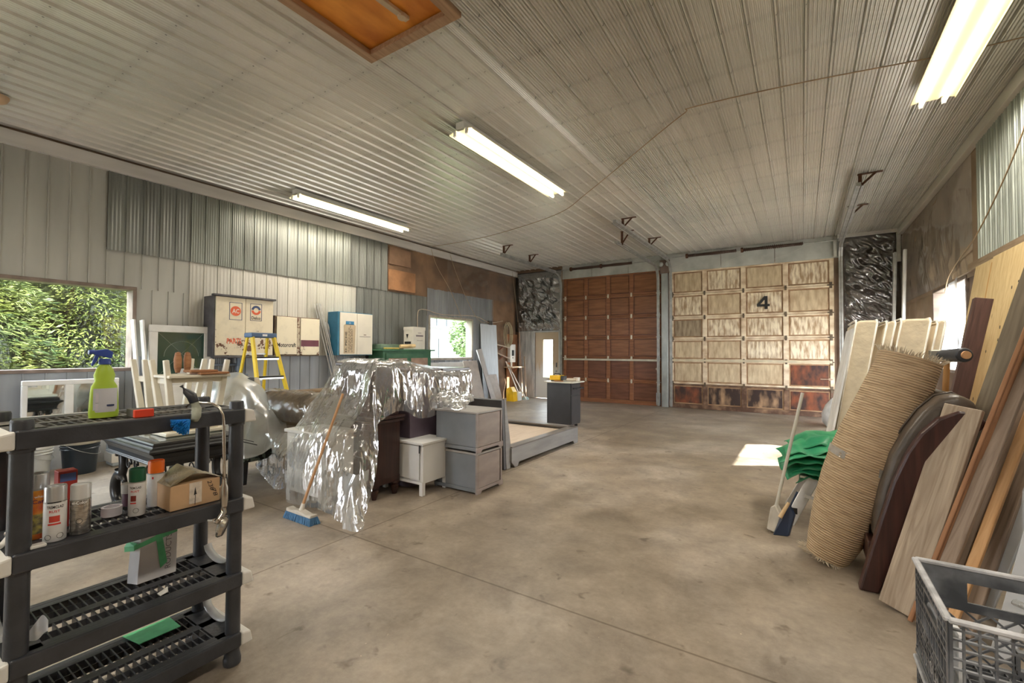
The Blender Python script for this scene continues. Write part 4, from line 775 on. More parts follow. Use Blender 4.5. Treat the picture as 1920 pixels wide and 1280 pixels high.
# cream box body under the stools
# ------------------------------------------------------------------ bagged armchair
camo = mat('black patterned fabric', (.015, .02, .018), .7, scale=22, col2=(.13, .17, .15), lo=.48, hi=.54, detail=2)
A = thing('armchair', 'black patterned chair under a clear bag beside the black table', 'chair', (-5.3, 2.8, 0))
MB().box((-5.75, 2.48, .24), (-5.02, 3.1, .44)).build('seat', camo, A, bevel=.03, seg=3)
MB().bar((-5.60, 2.86, .42), (-5.92, 2.86, 1.10), .5, .09, (1, 0, 0)).build('backrest', mat('cream chair fabric', (.50, .44, .32), .8), A, bevel=.03, seg=2)
MB().bar((-5.20, 2.66, .44), (-5.30, 2.70, 1.14), .05, .07).build('back_post', mat('grey post', (.08, .09, .10), .5), A, bevel=.005)
for x in (-5.70, -5.08):
    for y in (2.54, 3.04): MB().bar((x, y, .25), (x, y, 0), .055, .055, (1, 0, 0), .035, .035).build('leg', blackp, A, bevel=.003)
# ------------------------------------------------------------------ furniture in the middle
brownsf = mat('brown suede', (.15, .095, .045), .8, var=.3, scale=6, bump=.3, bscale=12)
so = thing('sofa', 'brown rolled-arm sofa wrapped in clear plastic behind the leaning broom', 'sofa', (-4.9, 3.2, 0))
MB().cyl((-5.35, 2.95, .78), (-4.2, 2.95, .80), .19, n=28).build('rolled_arm', brownsf, so, smooth='auto', bevel=.03, seg=3)
MB().box((-5.3, 2.85, .12), (-4.2, 3.05, .72)).build('arm_panel', brownsf, so, bevel=.03, seg=2)
MB().box((-5.3, 3.05, .12), (-4.2, 4.6, .46)).build('seat', brownsf, so, bevel=.05, seg=3); MB().box((-5.5, 3.05, .12), (-5.25, 4.6, .95)).build('backrest', brownsf, so, bevel=.05, seg=3)
for x in (-5.2, -4.3):
    for y in (2.9, 4.5): MB().box((x-.03, y-.03, 0), (x+.03, y+.03, .12)).build('leg', blackp, so)
wrapf = film('wrap film', body=.05, rough=.10, wr=10, strength=1, col=(.9, .86, .72))
o = MB().grid(lambda u, v: V(-5.40+1.2*u, 2.95-math.cos(v*3.6-.5)*(.21+.02*noise.noise(V(u*14, v*5, 0))), .79+math.sin(v*3.6-.5)*(.21+.02*noise.noise(V(u*12, v*7, 3)))), 60, 24).build('stretch_wrap', wrapf, so, smooth=True)
dkw = wood('espresso wood', (.022, .009, .007), (.052, .020, .014), axis=2, rough=.32, knots=False)
D = thing('tall_dresser', 'tall espresso chest on turned feet, half hidden by the big plastic sheet', 'dresser', (-3.75, 3.1, 0))
MB().box((-4.02, 2.94, .13), (-3.49, 3.28, .76)).build('lower_body', dkw, D, bevel=.004)
MB().box((-4.04, 2.90, .74), (-3.46, 3.31, .765)).box((-4.05, 2.89, .775), (-3.45, 3.32, .80)).box((-4.03, 2.915, .765), (-3.475, 3.295, .775)).build('moulding', dkw, D, bevel=.008, seg=2)
MB().box((-4.00, 2.95, .80), (-3.50, 3.27, 1.30)).build('upper_body', dkw, D, bevel=.004)
MB().box((-4.04, 2.90, 1.30), (-3.46, 3.31, 1.335)).build('top', dkw, D, bevel=.008, seg=2)
for x in (-3.97, -3.52):
    for y in (2.98, 3.24): MB().lathe((x, y, 0), [(.022, 0), (.026, .02), (.04, .07), (.042, .09), (.03, .10), (.045, .115), (.045, .135)], 18).build('turned_foot', dkw, D, smooth='auto')
MB().prism([(-3.489, 2.94, .19), (-3.489, 2.94, .10), (-3.489, 3.02, .13), (-3.489, 3.11, .165), (-3.489, 3.2, .13), (-3.489, 3.28, .10), (-3.489, 3.28, .19)], (-.02, 0, 0)).build('apron', dkw, D)
for z in (.2, .47, .85, 1.07): MB().box((-3.98, 2.925, z), (-3.53, 2.945, z+.2)).build('drawer', dkw, D, bevel=.005)
pur = mat('purple brown veneer', (.10, .075, .10), .45, var=.2, scale=2.5, col2=(.17, .135, .17))
pbr = mat('taupe brown veneer', (.15, .105, .09), .45, var=.2, scale=2.5, col2=(.22, .16, .14))
P_ = thing('purple_dresser', 'dark purplish dresser between the tall chest and the stacked nightstands', 'dresser', (-3.85, 3.64, 0))
MB().box((-4.3, 3.42, .06), (-3.49, 3.855, 1.22)).build('body', pur, P_, bevel=.004); MB().box((-4.33, 3.40, 1.22), (-3.46, 3.865, 1.25)).build('top', pur, P_, bevel=.004)
MB().box((-3.50, 3.835, .06), (-3.475, 3.875, 1.22)).build('edge_strip', mat('black edge', (.02, .018, .02), .4), P_)  # black strip down the far front edge of the dresser
MB().box((-4.25, 3.45, 0), (-3.53, 3.82, .06)).build('plinth', pur, P_)
P2 = thing('taupe_dresser', 'taupe dresser under the far end of the plastic sheet behind the nightstands', 'dresser', (-3.85, 4.13, 0))
MB().box((-4.3, 3.89, .06), (-3.49, 4.35, 1.22)).build('body', pbr, P2, bevel=.004); MB().box((-4.33, 3.88, 1.22), (-3.45, 4.38, 1.255)).build('top', mat('dark top', (.06, .05, .05), .25), P2, bevel=.005); MB().box((-4.25, 3.93, 0), (-3.53, 4.32, .06)).build('plinth', pbr, P2)
# pale cabinet under the sheet
G = thing('covered_cabinet', 'pale cabinet on short legs seen through the plastic sheet behind the broom', 'cabinet', (-3.95, 2.7, 0))
pg = mat('pale grey paint', (.62, .62, .58), .5, var=.05)
MB().box((-4.25, 2.52, .10), (-3.68, 2.86, .66)).build('body', pg, G, bevel=.005); MB().box((-4.27, 2.50, .66), (-3.66, 2.88, .69)).build('top', pg, G, bevel=.004)
MB().box((-4.22, 2.508, .14), (-3.71, 2.522, .62)).build('door', pg, G, bevel=.004)
for x in (-4.22, -3.71):
    for y in (2.55, 2.83): MB().box((x-.03, y-.03, 0), (x+.03, y+.03, .10)).build('leg', pg, G)
# white low cabinet
Wc = thing('low_white_cabinet', 'low white cabinet with sliding door between the tall chest and the nightstands', 'cabinet', (-3.5, 3.5, 0))
wp = mat('white lacquer', (.76, .76, .74), .4, var=.04, scale=3)
MB().box((-3.80, 3.30, .505), (-3.19, 3.72, .53)).build('top', wp, Wc, bevel=.003)
MB().box((-3.78, 3.34, .13), (-3.245, 3.70, .505)).build('body', wp, Wc, bevel=.003)
MB().box((-3.235, 3.325, .12), (-3.205, 3.70, .505)).build('side_panel', wp, Wc, bevel=.003)
MB().box((-3.79, 3.312, .11), (-3.205, 3.335, .135)).build('bottom_rail', wp, Wc, bevel=.002)
MB().box((-3.80, 3.322, .15), (-3.26, 3.335, .495)).build('sliding_door', wp, Wc, bevel=.003); MB().box((-3.262, 3.318, .42), (-3.250, 3.324, .50)).build('finger_slot', ink, Wc)
for x, y in ((-3.225, 3.335), (-3.225, 3.68), (-3.76, 3.335), (-3.76, 3.68)): MB().box((x-.022, y-.022, 0), (x+.022, y+.022, .13)).build('leg', wp, Wc, bevel=.002)
# stacked grey nightstands
ng = mat('blue grey veneer', (.20, .215, .235), .4, var=.12, scale=3); nt = mat('taupe grey veneer', (.33, .275, .25), .45, var=.15, scale=3, stretch=(1, 1, 3), detail=6)
def nightstand(z, lab):
    t = thing('nightstand', lab, 'nightstand', (-3.05, 3.88, z), 'grey nightstands stacked in pairs')
    MB().box((-3.34, 3.66, z+.055), (-2.80, 4.09, z+.395)).build('body', ng, t, bevel=.003)
    MB().box((-3.35, 3.65, z+.395), (-2.78, 4.105, z+.415)).build('top', mat('grey veneer top', (.36, .34, .32), .35, var=.1), t, bevel=.003)
    for a, b in ((.06, .392),): MB().box((-2.80, 3.675, z+a), (-2.775, 4.055, z+b)).build('drawer', nt, t, bevel=.003)
    MB().box((-2.80, 3.655, z+.01), (-2.777, 3.675, z+.395)).build('stile', nt, t); MB().box((-2.80, 4.078, z+.01), (-2.777, 4.10, z+.395)).build('stile', nt, t)
    y0, y1 = 3.645, 4.115
    MB().prism([(-2.772, y0, z), (-2.772, y0+.07, z), (-2.772, y0+.09, z+.025), (-2.772, y1-.09, z+.025), (-2.772, y1-.07, z), (-2.772, y1, z), (-2.772, y1, z+.058), (-2.772, y0, z+.058)], (-.02, 0, 0)).build('base_rail', nt, t, bevel=.002)
    MB().box((-3.35, 3.648, z+.02), (-2.793, 3.664, z+.055)).box((-3.35, 4.09, z), (-2.80, 4.108, z+.055)).box((-3.35, 3.66, z), (-3.32, 4.09, z+.055)).build('side_rail', ng, t)
    return t
nightstand(0, 'lower grey nightstand of the stack of two'); nightstand(.416, 'upper grey nightstand of the stack of two')
# platform bed
bg_ = mat('grey brown bed wood', (.19, .175, .165), .45, var=.2, scale=3, stretch=(1, .5, 3), detail=7); bf_ = mat('grey bed face', (.30, .295, .29), .45, var=.15, scale=3, stretch=(1, .5, 3), detail=7)
B = thing('platform_bed', 'grey platform bed frame with leaning headboard beyond the nightstands', 'bed', (-3.6, 5.6, 0))
hb = MB().prism([(-3.08, 4.60, .0), (-3.08, 4.72, .0), (-3.08, 4.72, .30), (-3.08, 4.60, .86), (-3.08, 4.53, .86)], (-1.72, 0, 0)); hb.build('headboard', mat('dark grey bed wood', (.115, .115, .12), .45, var=.15, scale=3), B, bevel=.005)
MB().prism([(-3.075, 4.64, .0), (-3.075, 4.73, .0), (-3.075, 4.73, .30), (-3.075, 4.62, .86), (-3.075, 4.585, .86)], (-.015, 0, 0)).build('headboard_edge', bf_, B)
for x0, x1 in ((-3.13, -3.05), (-4.80, -4.72)): MB().prism([(x1, 4.72, .07), (x1, 4.80, 0), (x1, 4.86, 0), (x1, 4.90, .05), (x1, 6.50, .05), (x1, 6.54, 0), (x1, 6.68, 0), (x1, 6.68, .25), (x1, 4.72, .25)], (x0-x1, 0, 0)).build('side_rail', bf_, B, bevel=.004)
MB().box((-4.72, 6.60, .04), (-3.13, 6.66, .25)).box((-4.80, 6.55, .24), (-3.05, 6.68, .262)).build('foot_rail', bg_, B, bevel=.003)
MB().box((-3.17, 4.73, .245), (-3.05, 6.60, .262)).build('rail_cap', bg_, B); MB().box((-4.80, 4.73, .245), (-4.68, 6.60, .262)).build('rail_cap', bg_, B)
MB().box((-4.70, 4.75, .17), (-3.15, 6.58, .20)).build('platform', wood('pale plywood', (.50, .40, .31), (.60, .50, .40), axis=1, knots=False), B)
# black cart with tools
K = thing('rolling_cart', 'black rolling cart with pale top standing near the brown door', 'cart', (-3.6, 7.6, 0))
bkc = mat('black laminate', (.045, .045, .05), .35, var=.1)
MB().box((-4.16, 7.68, .07), (-3.66, 8.12, .86)).build('body', bkc, K, bevel=.004)
MB().box((-4.20, 7.64, .86), (-3.60, 8.20, .885)).build('top', mat('pale counter top', (.66, .64, .56), .35), K, bevel=.004)
MB().box((-3.66, 7.70, .10), (-3.645, 8.10, .62)).build('door', bkc, K, bevel=.003); MB().box((-3.66, 7.70, .64), (-3.645, 8.10, .83)).build('drawer', bkc, K, bevel=.003)
MB().tube([(-3.64, 7.75, .76), (-3.56, 7.75, .76), (-3.56, 8.05, .76), (-3.64, 8.05, .76)], .014, 8).build('towel_bar', blackp, K)
for x in (-4.10, -3.72):
    for y in (7.74, 8.06): MB().cyl((x, y-.012, .03), (x, y+.012, .03), .03, n=14).box((x-.015, y-.018, .03), (x+.015, y+.018, .075)).build('caster', blackp, K)
dr = thing('toolbox', 'yellow power tool case with black end on the rolling cart', 'tool', (-4.05, 7.8, .886))
yl = mat('tool yellow', (.80, .48, .01), .4)
MB().box((-4.13, 7.72, .905), (-3.90, 7.92, 1.0)).build('body', yl, dr, bevel=.015, seg=2); MB().box((-3.90, 7.74, .91), (-3.84, 7.9, .99)).build('end_cap', blackp, dr, bevel=.008)
MB().box((-4.10, 7.73, .886), (-3.92, 7.9, .905)).build('foot', blackp, dr); MB().tube([(-4.08, 7.82, 1.0), (-4.06, 7.82, 1.03), (-3.96, 7.82, 1.03), (-3.94, 7.82, 1.0)], .01, 6).build('grip', blackp, dr)
o = MB().cyl((-3.86, 7.9, .915), (-3.70, 8.0, .915), .028, n=14).build('paint_roller', mat('dusty roller', (.60, .52, .42), .8)); tag(o, 'dusty beige roller lying beside the yellow tool', 'roller')
o = MB().box((-3.76, 8.02, .886), (-3.66, 8.12, .955)).build('small_carton', mat('small white carton', (.72, .68, .62), .7), bevel=.004); tag(o, 'small pale carton at the far corner of the cart top', 'carton')
o = MB().box((-4.00, 7.66, .886), (-3.82, 7.71, .905)).build('wood_block', br, bevel=.003); tag(o, 'small brown block at the front edge of the cart top', 'wood block')
# green hutch below the small window
gr = mat('green painted wood', (.035, .13, .065), .55, var=.2, scale=4, col2=(.07, .19, .10)); pk_ = mat('stained pink board', (.40, .27, .20), .8, var=.2, scale=6)
H = thing('green_cupboard', 'old green cupboard with pinkish panels under a white carton', 'cupboard', (-7.5, 7.08, 0))
MB().box((-7.78, 6.37, 0), (-7.30, 7.80, 1.46)).build('body', gr, H, bevel=.004); MB().box((-7.82, 6.28, 1.455), (-7.22, 7.86, 1.49)).build('top', gr, H, bevel=.006)
for a, b in ((6.50, 7.02), (7.14, 7.66)):
    f = MB().box((-7.30, a-.07, .80), (-7.275, b+.07, 1.40)).build('door', gr, H, bevel=.004); MB().box((-7.276, a, .86), (-7.268, b, 1.30)).build('panel', pk_, f)
MB().lathe((-7.78, 6.36, 1.33), [(.05, 0), (.05, .01)], 16, (0, -1, 0)).build('vent_hole', ink, H)
t = thing('carton', 'white carton standing on the green cupboard next to the small window', 'carton', (-7.5, 7.5, 1.492))
MB().box((-7.66, 7.28, 1.492), (-7.36, 7.66, 2.0)).build('body', mat('white carton', (.70, .66, .57), .7, var=.06), t, bevel=.004)
MB().box((-7.665, 7.275, 1.93), (-7.355, 7.665, 2.003)).build('lid', mat('white carton', (0, 0, 0)), t)
MB().box((-7.3605, 7.37, 1.785), (-7.359, 7.60, 1.82)).box((-7.3605, 7.43, 1.86), (-7.359, 7.54, 1.872)).box((-7.3605, 7.40, 1.69), (-7.359, 7.58, 1.698)).build('carton_print', mat('smudged print', (.20, .17, .17), .7), t)
MB().prism([(-7.58, 7.274, 1.84), (-7.50, 7.274, 1.84), (-7.54, 7.274, 1.74)], (0, -.001, 0)).box((-7.62, 7.273, 1.62), (-7.42, 7.275, 1.67)).build('printed_mark', ink, t)
o = MB().box((-7.72, 6.42, 1.492), (-7.42, 6.95, 1.60)).build('green_tin', mat('dull green tin', (.16, .24, .17), .5), bevel=.01); tag(o, 'dull green flat tin on the green cupboard', 'tin')
o = MB().cyl((-7.28, 6.82, 1.55), (-7.24, 7.22, 1.57), .045, .04, 16).build('masonry_roll', mat('tan roll', (.66, .49, .25), .7), bevel=.012, seg=2); tag(o, 'tan rolled item in front of the white carton', 'roll')
o = MB().box((-7.36, 6.42, 1.492), (-7.25, 6.78, 1.525)).build('yellow_cloth', mat('yellow cloth', (.50, .38, .10), .9), bevel=.01); tag(o, 'folded yellow cloth at the corner of the green cupboard', 'cloth')
# boards leaning below the small window
def lean(name, p0, p1, w_, th, m, lab, cat, grp=None, hint='Y', bevel=.003, off=0.):
    p0, p1 = V(p0), V(p1); ln = (p1-p0).length
    o = MB().box((-w_/2, -th/2, 0), (w_/2, th/2, ln)).build(name, m, local=True, bevel=bevel)
    o.location = p0; o.rotation_euler = (p1-p0).to_track_quat('Z', hint).to_euler(); tag(o, lab, cat, grp); ORG[o.name] = V(0, 0, 0); return o
pan = mat('off white panel', (.66, .65, .63), .5, var=.06); pan2 = mat('taupe panel', (.46, .40, .35), .6, var=.1)
def panel(name, ys, x0, x1, ztop, th, m, lab, cat='panel'):
    q = MB().prism([(x0, ys[0], .006), (x0+th, ys[0], .0), (x1+th, ys[0], ztop), (x1, ys[0], ztop)], (0, ys[1]-ys[0], 0)).build(name, m, bevel=.003); return tag(q, lab, cat)
panel('drywall_sheet', (8.15, 9.55), -7.40, -7.70, 1.17, .03, pan, 'wide off-white panel leaning below the small window')
panel('taupe_board', (9.35, 9.95), -7.30, -7.62, 1.20, .03, pan2, 'taupe panel leaning on the wide off-white one')
o = MB().tube([(-7.24, 10.3, .005), (-7.58, 10.02, 1.51)], .085, 20).build('cardboard_tube', mat('pale tube', (.56, .53, .50), .6, var=.08), smooth='auto'); tag(o, 'tall pale grey tube leaning beside the small window', 'tube')
panel('low_taupe_board', (10.55, 10.95), -7.42, -7.66, .78, .03, pan2, 'small taupe panel low in front of the grey siding past the tall tube')
panel('pale_siding_sheet', (10.35, 11.15), -7.66, -7.80, 2.25, .02, mat('pale blue siding', (.62, .66, .70), .5, var=.1, stretch=(1, 6, .4)), 'pale bluish sheet leaning on the wall past the small window')
# corner things
def peg(lab, y, z, tilt):
    t = thing('wall_bracket', lab, 'shelf bracket', (-7.7, y, z), 'plank brackets in the corner'); MB().bar((-7.80, y-.1, z+tilt), (-7.62, y+.35, z-tilt), .10, .03).build('shelf_plank', mat('weathered plank', (.47, .38, .28), .7), t); MB().bar((-7.80, y+.1, z-.12), (-7.68, y+.15, z), .03, .03).build('brace', mat('reddish iron', (.30, .09, .05), .6), t)
peg('upper weathered plank bracket in the corner', 11.25, 1.62, .05); peg('lower weathered plank bracket in the corner', 11.25, 1.33, .09)
e_ = thing('breaker_box', 'white electrical box above the narrow shelf in the corner', 'electrical box', (-7.7, 11.9, 1.2))
MB().box((-7.75, 11.72, 1.12), (-7.64, 12.02, 1.68)).build('body', white, e_, bevel=.005); MB().box((-7.64, 11.80, 1.32), (-7.636, 11.93, 1.5)).box((-7.64, 11.84, 1.24), (-7.636, 11.88, 1.28)).build('dial', ink, e_); MB().cyl((-7.70, 11.87, .98), (-7.70, 11.87, 1.12), .03, n=10).build('conduit', white, e_)
sh = thing('narrow_shelf', 'narrow tan shelf board in the corner under the electrical box', 'shelf', (-7.6, 11.9, .98)); MB().box((-7.74, 11.50, .955), (-7.42, 12.25, .985)).build('board', mat('tan shelf', (.58, .42, .27), .6), sh); MB().bar((-7.74, 11.9, .70), (-7.50, 11.9, .955), .03, .04).build('bracket', brd, sh)
for k, (a, b, r_, lb) in enumerate((((-7.35, 12.0, .01), (-7.62, 12.20, 2.05), .018, 'longest wooden pole leaning in the corner'), ((-7.25, 12.05, .01), (-7.45, 12.24, 1.30), .016, 'shorter wooden pole leaning in the corner, nearer the steel door'), ((-7.42, 11.95, .01), (-7.60, 12.2, 1.45), .014, 'thin wooden pole leaning in the corner behind the others'))):
    o = MB().tube([a, b], r_, 8).build('wooden_pole', mat('pole wood', (.50, .34, .22), .6, var=.15), smooth='auto'); tag(o, lb, 'pole', 'poles in the corner')
co = thing('cable_coil', 'coil of yellowish cable hanging in the corner beneath the junction box', 'cable', (-7.6, 11.5, 1.9))
q = MB()
for k in range(7):
    r1, r2 = .17+.02*math.sin(k*2.1), .36+.03*math.cos(k*1.7); q.tube([(-7.66+.012*k, 11.55+math.cos(a)*r1+.01*k, 1.97+math.sin(a)*r2) for a in [R(j*20) for j in range(19)]], .008, 5)
q.build('coil', mat('yellowish cable', (.52, .44, .28), .6), co, smooth=True)
ybg = thing('yellow_bag', 'yellow and white bag on the floor in the corner', 'bag', (-7.2, 11.2, 0))
MB().prism([(-7.30, 11.0, 0), (-7.05, 11.0, 0), (-7.08, 11.0, .28), (-7.2, 11.05, .42), (-7.32, 11.0, .36)], (0, .22, 0)).build('body', yl, ybg, bevel=.01); MB().box((-7.28, 11.22, 0), (-7.02, 11.42, .26)).build('white_part', white, ybg, bevel=.03, seg=2)
o = MB().lathe((-7.1, 11.75, 0), [(.11, 0), (.10, .05), (.05, .08), (0, .09)], 14).build('dust_pile', mat('pale teal cloth', (.45, .62, .62), .9)); tag(o, 'pale teal cloth heap on the floor by the corner poles', 'cloth')
for k, (a, b) in enumerate((((-7.1, 11.5, .01), (-7.74, 11.62, 1.15)), ((-7.0, 11.62, .01), (-7.72, 11.72, 1.05)))):
    o = MB().bar(a, b, .04, .02, (1, 0, 0)).build('white_batten', mat('white batten', (.72, .64, .55), .6)); tag(o, ('white batten leaning behind the yellow bag', 'white batten leaning above the pale teal cloth')[k], 'batten')
# ------------------------------------------------------------------ plastic sheets
sheet_m = film('drape film', body=.15, rough=.13, wr=12, strength=1., stretch=(1, 1, .5), col=(.88, .90, .88), gl=.62, gmin=.05)
big = thing('plastic_sheet', 'large crinkled clear plastic sheet draped over the dressers', 'plastic sheet', (-3.7, 3.0, 0))
rows = [[(-4.505, 3.250, 1.332), (-4.364, 3.280, 1.358), (-4.158, 3.300, 1.366), (-3.936, 3.300, 1.363), (-3.710, 3.280, 1.366)],
 [(-4.062, 2.900, 1.250), (-3.847, 2.880, 1.326), (-3.628, 2.880, 1.330), (-3.449, 2.880, 1.338), (-3.352, 2.880, 1.340)],
 [(-4.137, 2.760, 0.994), (-3.841, 2.740, 0.997), (-3.677, 2.800, 0.986), (-3.371, 2.740, 1.000), (-3.328, 2.840, 0.920)],
 [(-4.193, 2.560, 0.678), (-3.741, 2.480, 0.700), (-3.473, 2.510, 0.694), (-3.309, 2.620, 0.661), (-3.253, 2.800, 0.518)],
 [(-4.120, 2.420, 0.379), (-3.732, 2.400, 0.390), (-3.480, 2.440, 0.372), (-3.244, 2.480, 0.353), (-3.211, 2.720, 0.278)],
 [(-4.093, 2.420, 0.030), (-3.723, 2.400, 0.061), (-3.438, 2.400, 0.060), (-3.158, 2.420, 0.013), (-3.139, 2.550, 0.016)]]
drape(rows, 110, 110, .014, 8.5, (1, 1, .13), seed=1).build('front_drape', sheet_m, big, smooth=True)
rows = [[(-3.750, 3.076, 1.340), (-3.700, 3.428, 1.364), (-3.800, 3.897, 1.294), (-3.750, 4.217, 1.255), (-3.600, 4.515, 1.231)],
 [(-3.430, 2.928, 1.338), (-3.430, 3.264, 1.342), (-3.430, 3.518, 1.270), (-3.430, 3.876, 1.223), (-3.420, 4.362, 1.220)],
 [(-3.400, 2.892, 1.162), (-3.360, 3.151, 1.139), (-3.410, 3.516, 1.066), (-3.370, 3.837, 1.041), (-3.400, 4.370, 1.077)],
 [(-3.370, 2.882, 0.963), (-3.350, 3.129, 0.993), (-3.390, 3.466, 0.902), (-3.350, 3.816, 0.937), (-3.380, 4.325, 0.938)],
 [(-3.360, 2.876, 0.759), (-3.370, 3.164, 0.857), (-3.360, 3.437, 0.751), (-3.370, 3.778, 0.773), (-3.370, 4.190, 0.860)]]
drape(rows, 110, 60, .013, 8, (1, 1, .2), seed=4).build('side_drape', sheet_m, big, smooth=True)
rows = [[(-3.298, 2.440, 0.444), (-3.118, 2.420, 0.431), (-3.032, 2.500, 0.470)], [(-3.176, 2.380, 0.170), (-3.036, 2.360, 0.202), (-3.044, 2.450, 0.175)], [(-3.153, 2.360, 0.008), (-2.994, 2.340, 0.019), (-2.917, 2.360, 0.050)]]
drape(rows, 20, 24, .012, 9, seed=6).build('hanging_tail', film('bunched film', body=.22, rough=.12, wr=12, strength=1, stretch=(1, 1, .4)), big, smooth=True)
bn = MB()
for k in range(5):
    c = V(-3.05-.10*k*.6, 3.72+.16*(k % 3), .86+.02*k)
    bn.grid(lambda u, v, c=c, k=k: c+V(math.cos(u*6.28)*math.sin(v*1.5)*.13, math.sin(u*6.28)*math.sin(v*1.5)*.13, .10*math.cos(v*1.5)-.02)+V(noise.noise(V(u*6, v*4, k)), noise.noise(V(u*5, v*6, k+4)), noise.noise(V(u*7, v*3, k+8)))*.04, 16, 8)
o = bn.build('plastic_heap', film('bunched film', body=.55), smooth=True); tag(o, 'bunched clear plastic heap lying on the upper nightstand', 'plastic'); o.location.x -= .10; o.location.z = max(o.location.z, .832)
# bag over the armchair
milky = film('milky bag', body=.38, rough=.28, gl=.4, gmin=.03, wr=6, strength=.6, col=(.72, .75, .72), tint=(.97, .98, .97))
bagt = thing('plastic_bag', 'milky plastic bag pulled over the patterned chair', 'plastic bag', (-5.3, 2.7, .3))
rows = [[(-5.681, 2.450, 1.113), (-5.703, 2.600, 1.167), (-5.570, 2.660, 1.200), (-5.558, 2.720, 1.179), (-5.796, 2.900, 1.139)],
 [(-5.628, 2.350, 0.924), (-5.317, 2.400, 1.037), (-5.059, 2.440, 1.080), (-5.052, 2.620, 1.052), (-5.422, 2.900, 0.954)],
 [(-5.522, 2.300, 0.673), (-5.130, 2.320, 0.788), (-4.777, 2.360, 0.811), (-4.623, 2.520, 0.805), (-5.005, 2.850, 0.678)],
 [(-5.425, 2.300, 0.423), (-5.040, 2.300, 0.496), (-4.726, 2.340, 0.524), (-4.562, 2.480, 0.573), (-4.724, 2.750, 0.651)],
 [(-5.319, 2.360, 0.340), (-4.989, 2.340, 0.374), (-4.690, 2.340, 0.370), (-4.580, 2.450, 0.400), (-4.597, 2.600, 0.463)]]
drape(rows, 60, 60, .026, 4, (1, 1, .6), seed=9).build('bag_front', milky, bagt, smooth=True)
MB().bar((-4.616, 2.260, 0.592), (-4.379, 2.270, 0.585), .002, .006).bar((-4.595, 2.260, 0.568), (-4.321, 2.270, 0.562), .002, .008).build('bag_print', ink, bagt)
rows = [[(-4.800, 2.620, 0.571), (-4.617, 2.660, 0.584), (-4.488, 2.700, 0.602)], [(-4.603, 2.560, 0.392), (-4.443, 2.580, 0.409), (-4.322, 2.620, 0.417)], [(-4.965, 2.600, 0.225), (-4.415, 2.550, 0.258), (-4.317, 2.620, 0.257)], [(-4.582, 2.520, 0.106), (-4.370, 2.500, 0.077), (-4.288, 2.560, 0.143)]]
wf2 = thing('loose_film', 'loose clear film hanging to the floor between bagged chair and broom', 'plastic film', (-4.6, 2.6, 0))
drape(rows, 24, 30, .015, 8, seed=12).build('film', sheet_m, wf2, smooth=True)
# broom leaning on the sheet
bm = thing('push_broom', 'broom with wooden handle and blue bristles leaning on the plastic sheet', 'broom', (-3.62, 2.25, 0))
hbot, htop = V(-3.62, 2.28, .085), V(*(-3.371, 2.500, 1.077))
MB().cyl(hbot, htop, .0125, .011, 12).build('handle', wood('handle wood', (.42, .22, .10), (.60, .36, .19), knots=False), bm, smooth='auto')
MB().cyl(hbot-V(0, 0, .02), hbot+(htop-hbot)*.06, .024, .016, 12).build('ferrule', mat('cream plastic', (.66, .62, .54), .5), bm, smooth='auto')
MB().prism([(-3.79, 2.245, .055), (-3.44, 2.245, .055), (-3.43, 2.245, .085), (-3.50, 2.245, .075), (-3.62, 2.245, .095), (-3.72, 2.245, .078), (-3.79, 2.245, .09)], (0, .07, 0)).build('block', mat('cream plastic', (0, 0, 0)), bm, bevel=.01, seg=2)
bs = MB(); rnd = random.Random(5)
for i in range(26):
    for j in range(6):
        x, y = -3.785+.345*i/25, 2.25+.06*j/5; bs.bar((x, y, .058), (x+(x+3.61)*.10+rnd.uniform(-.006, .006), y+(j-2.5)*.006, 0.001), .011, .011)
bs.build('bristles', mat('blue bristle', (.06, .17, .32), .6, var=.2, scale=30), bm)
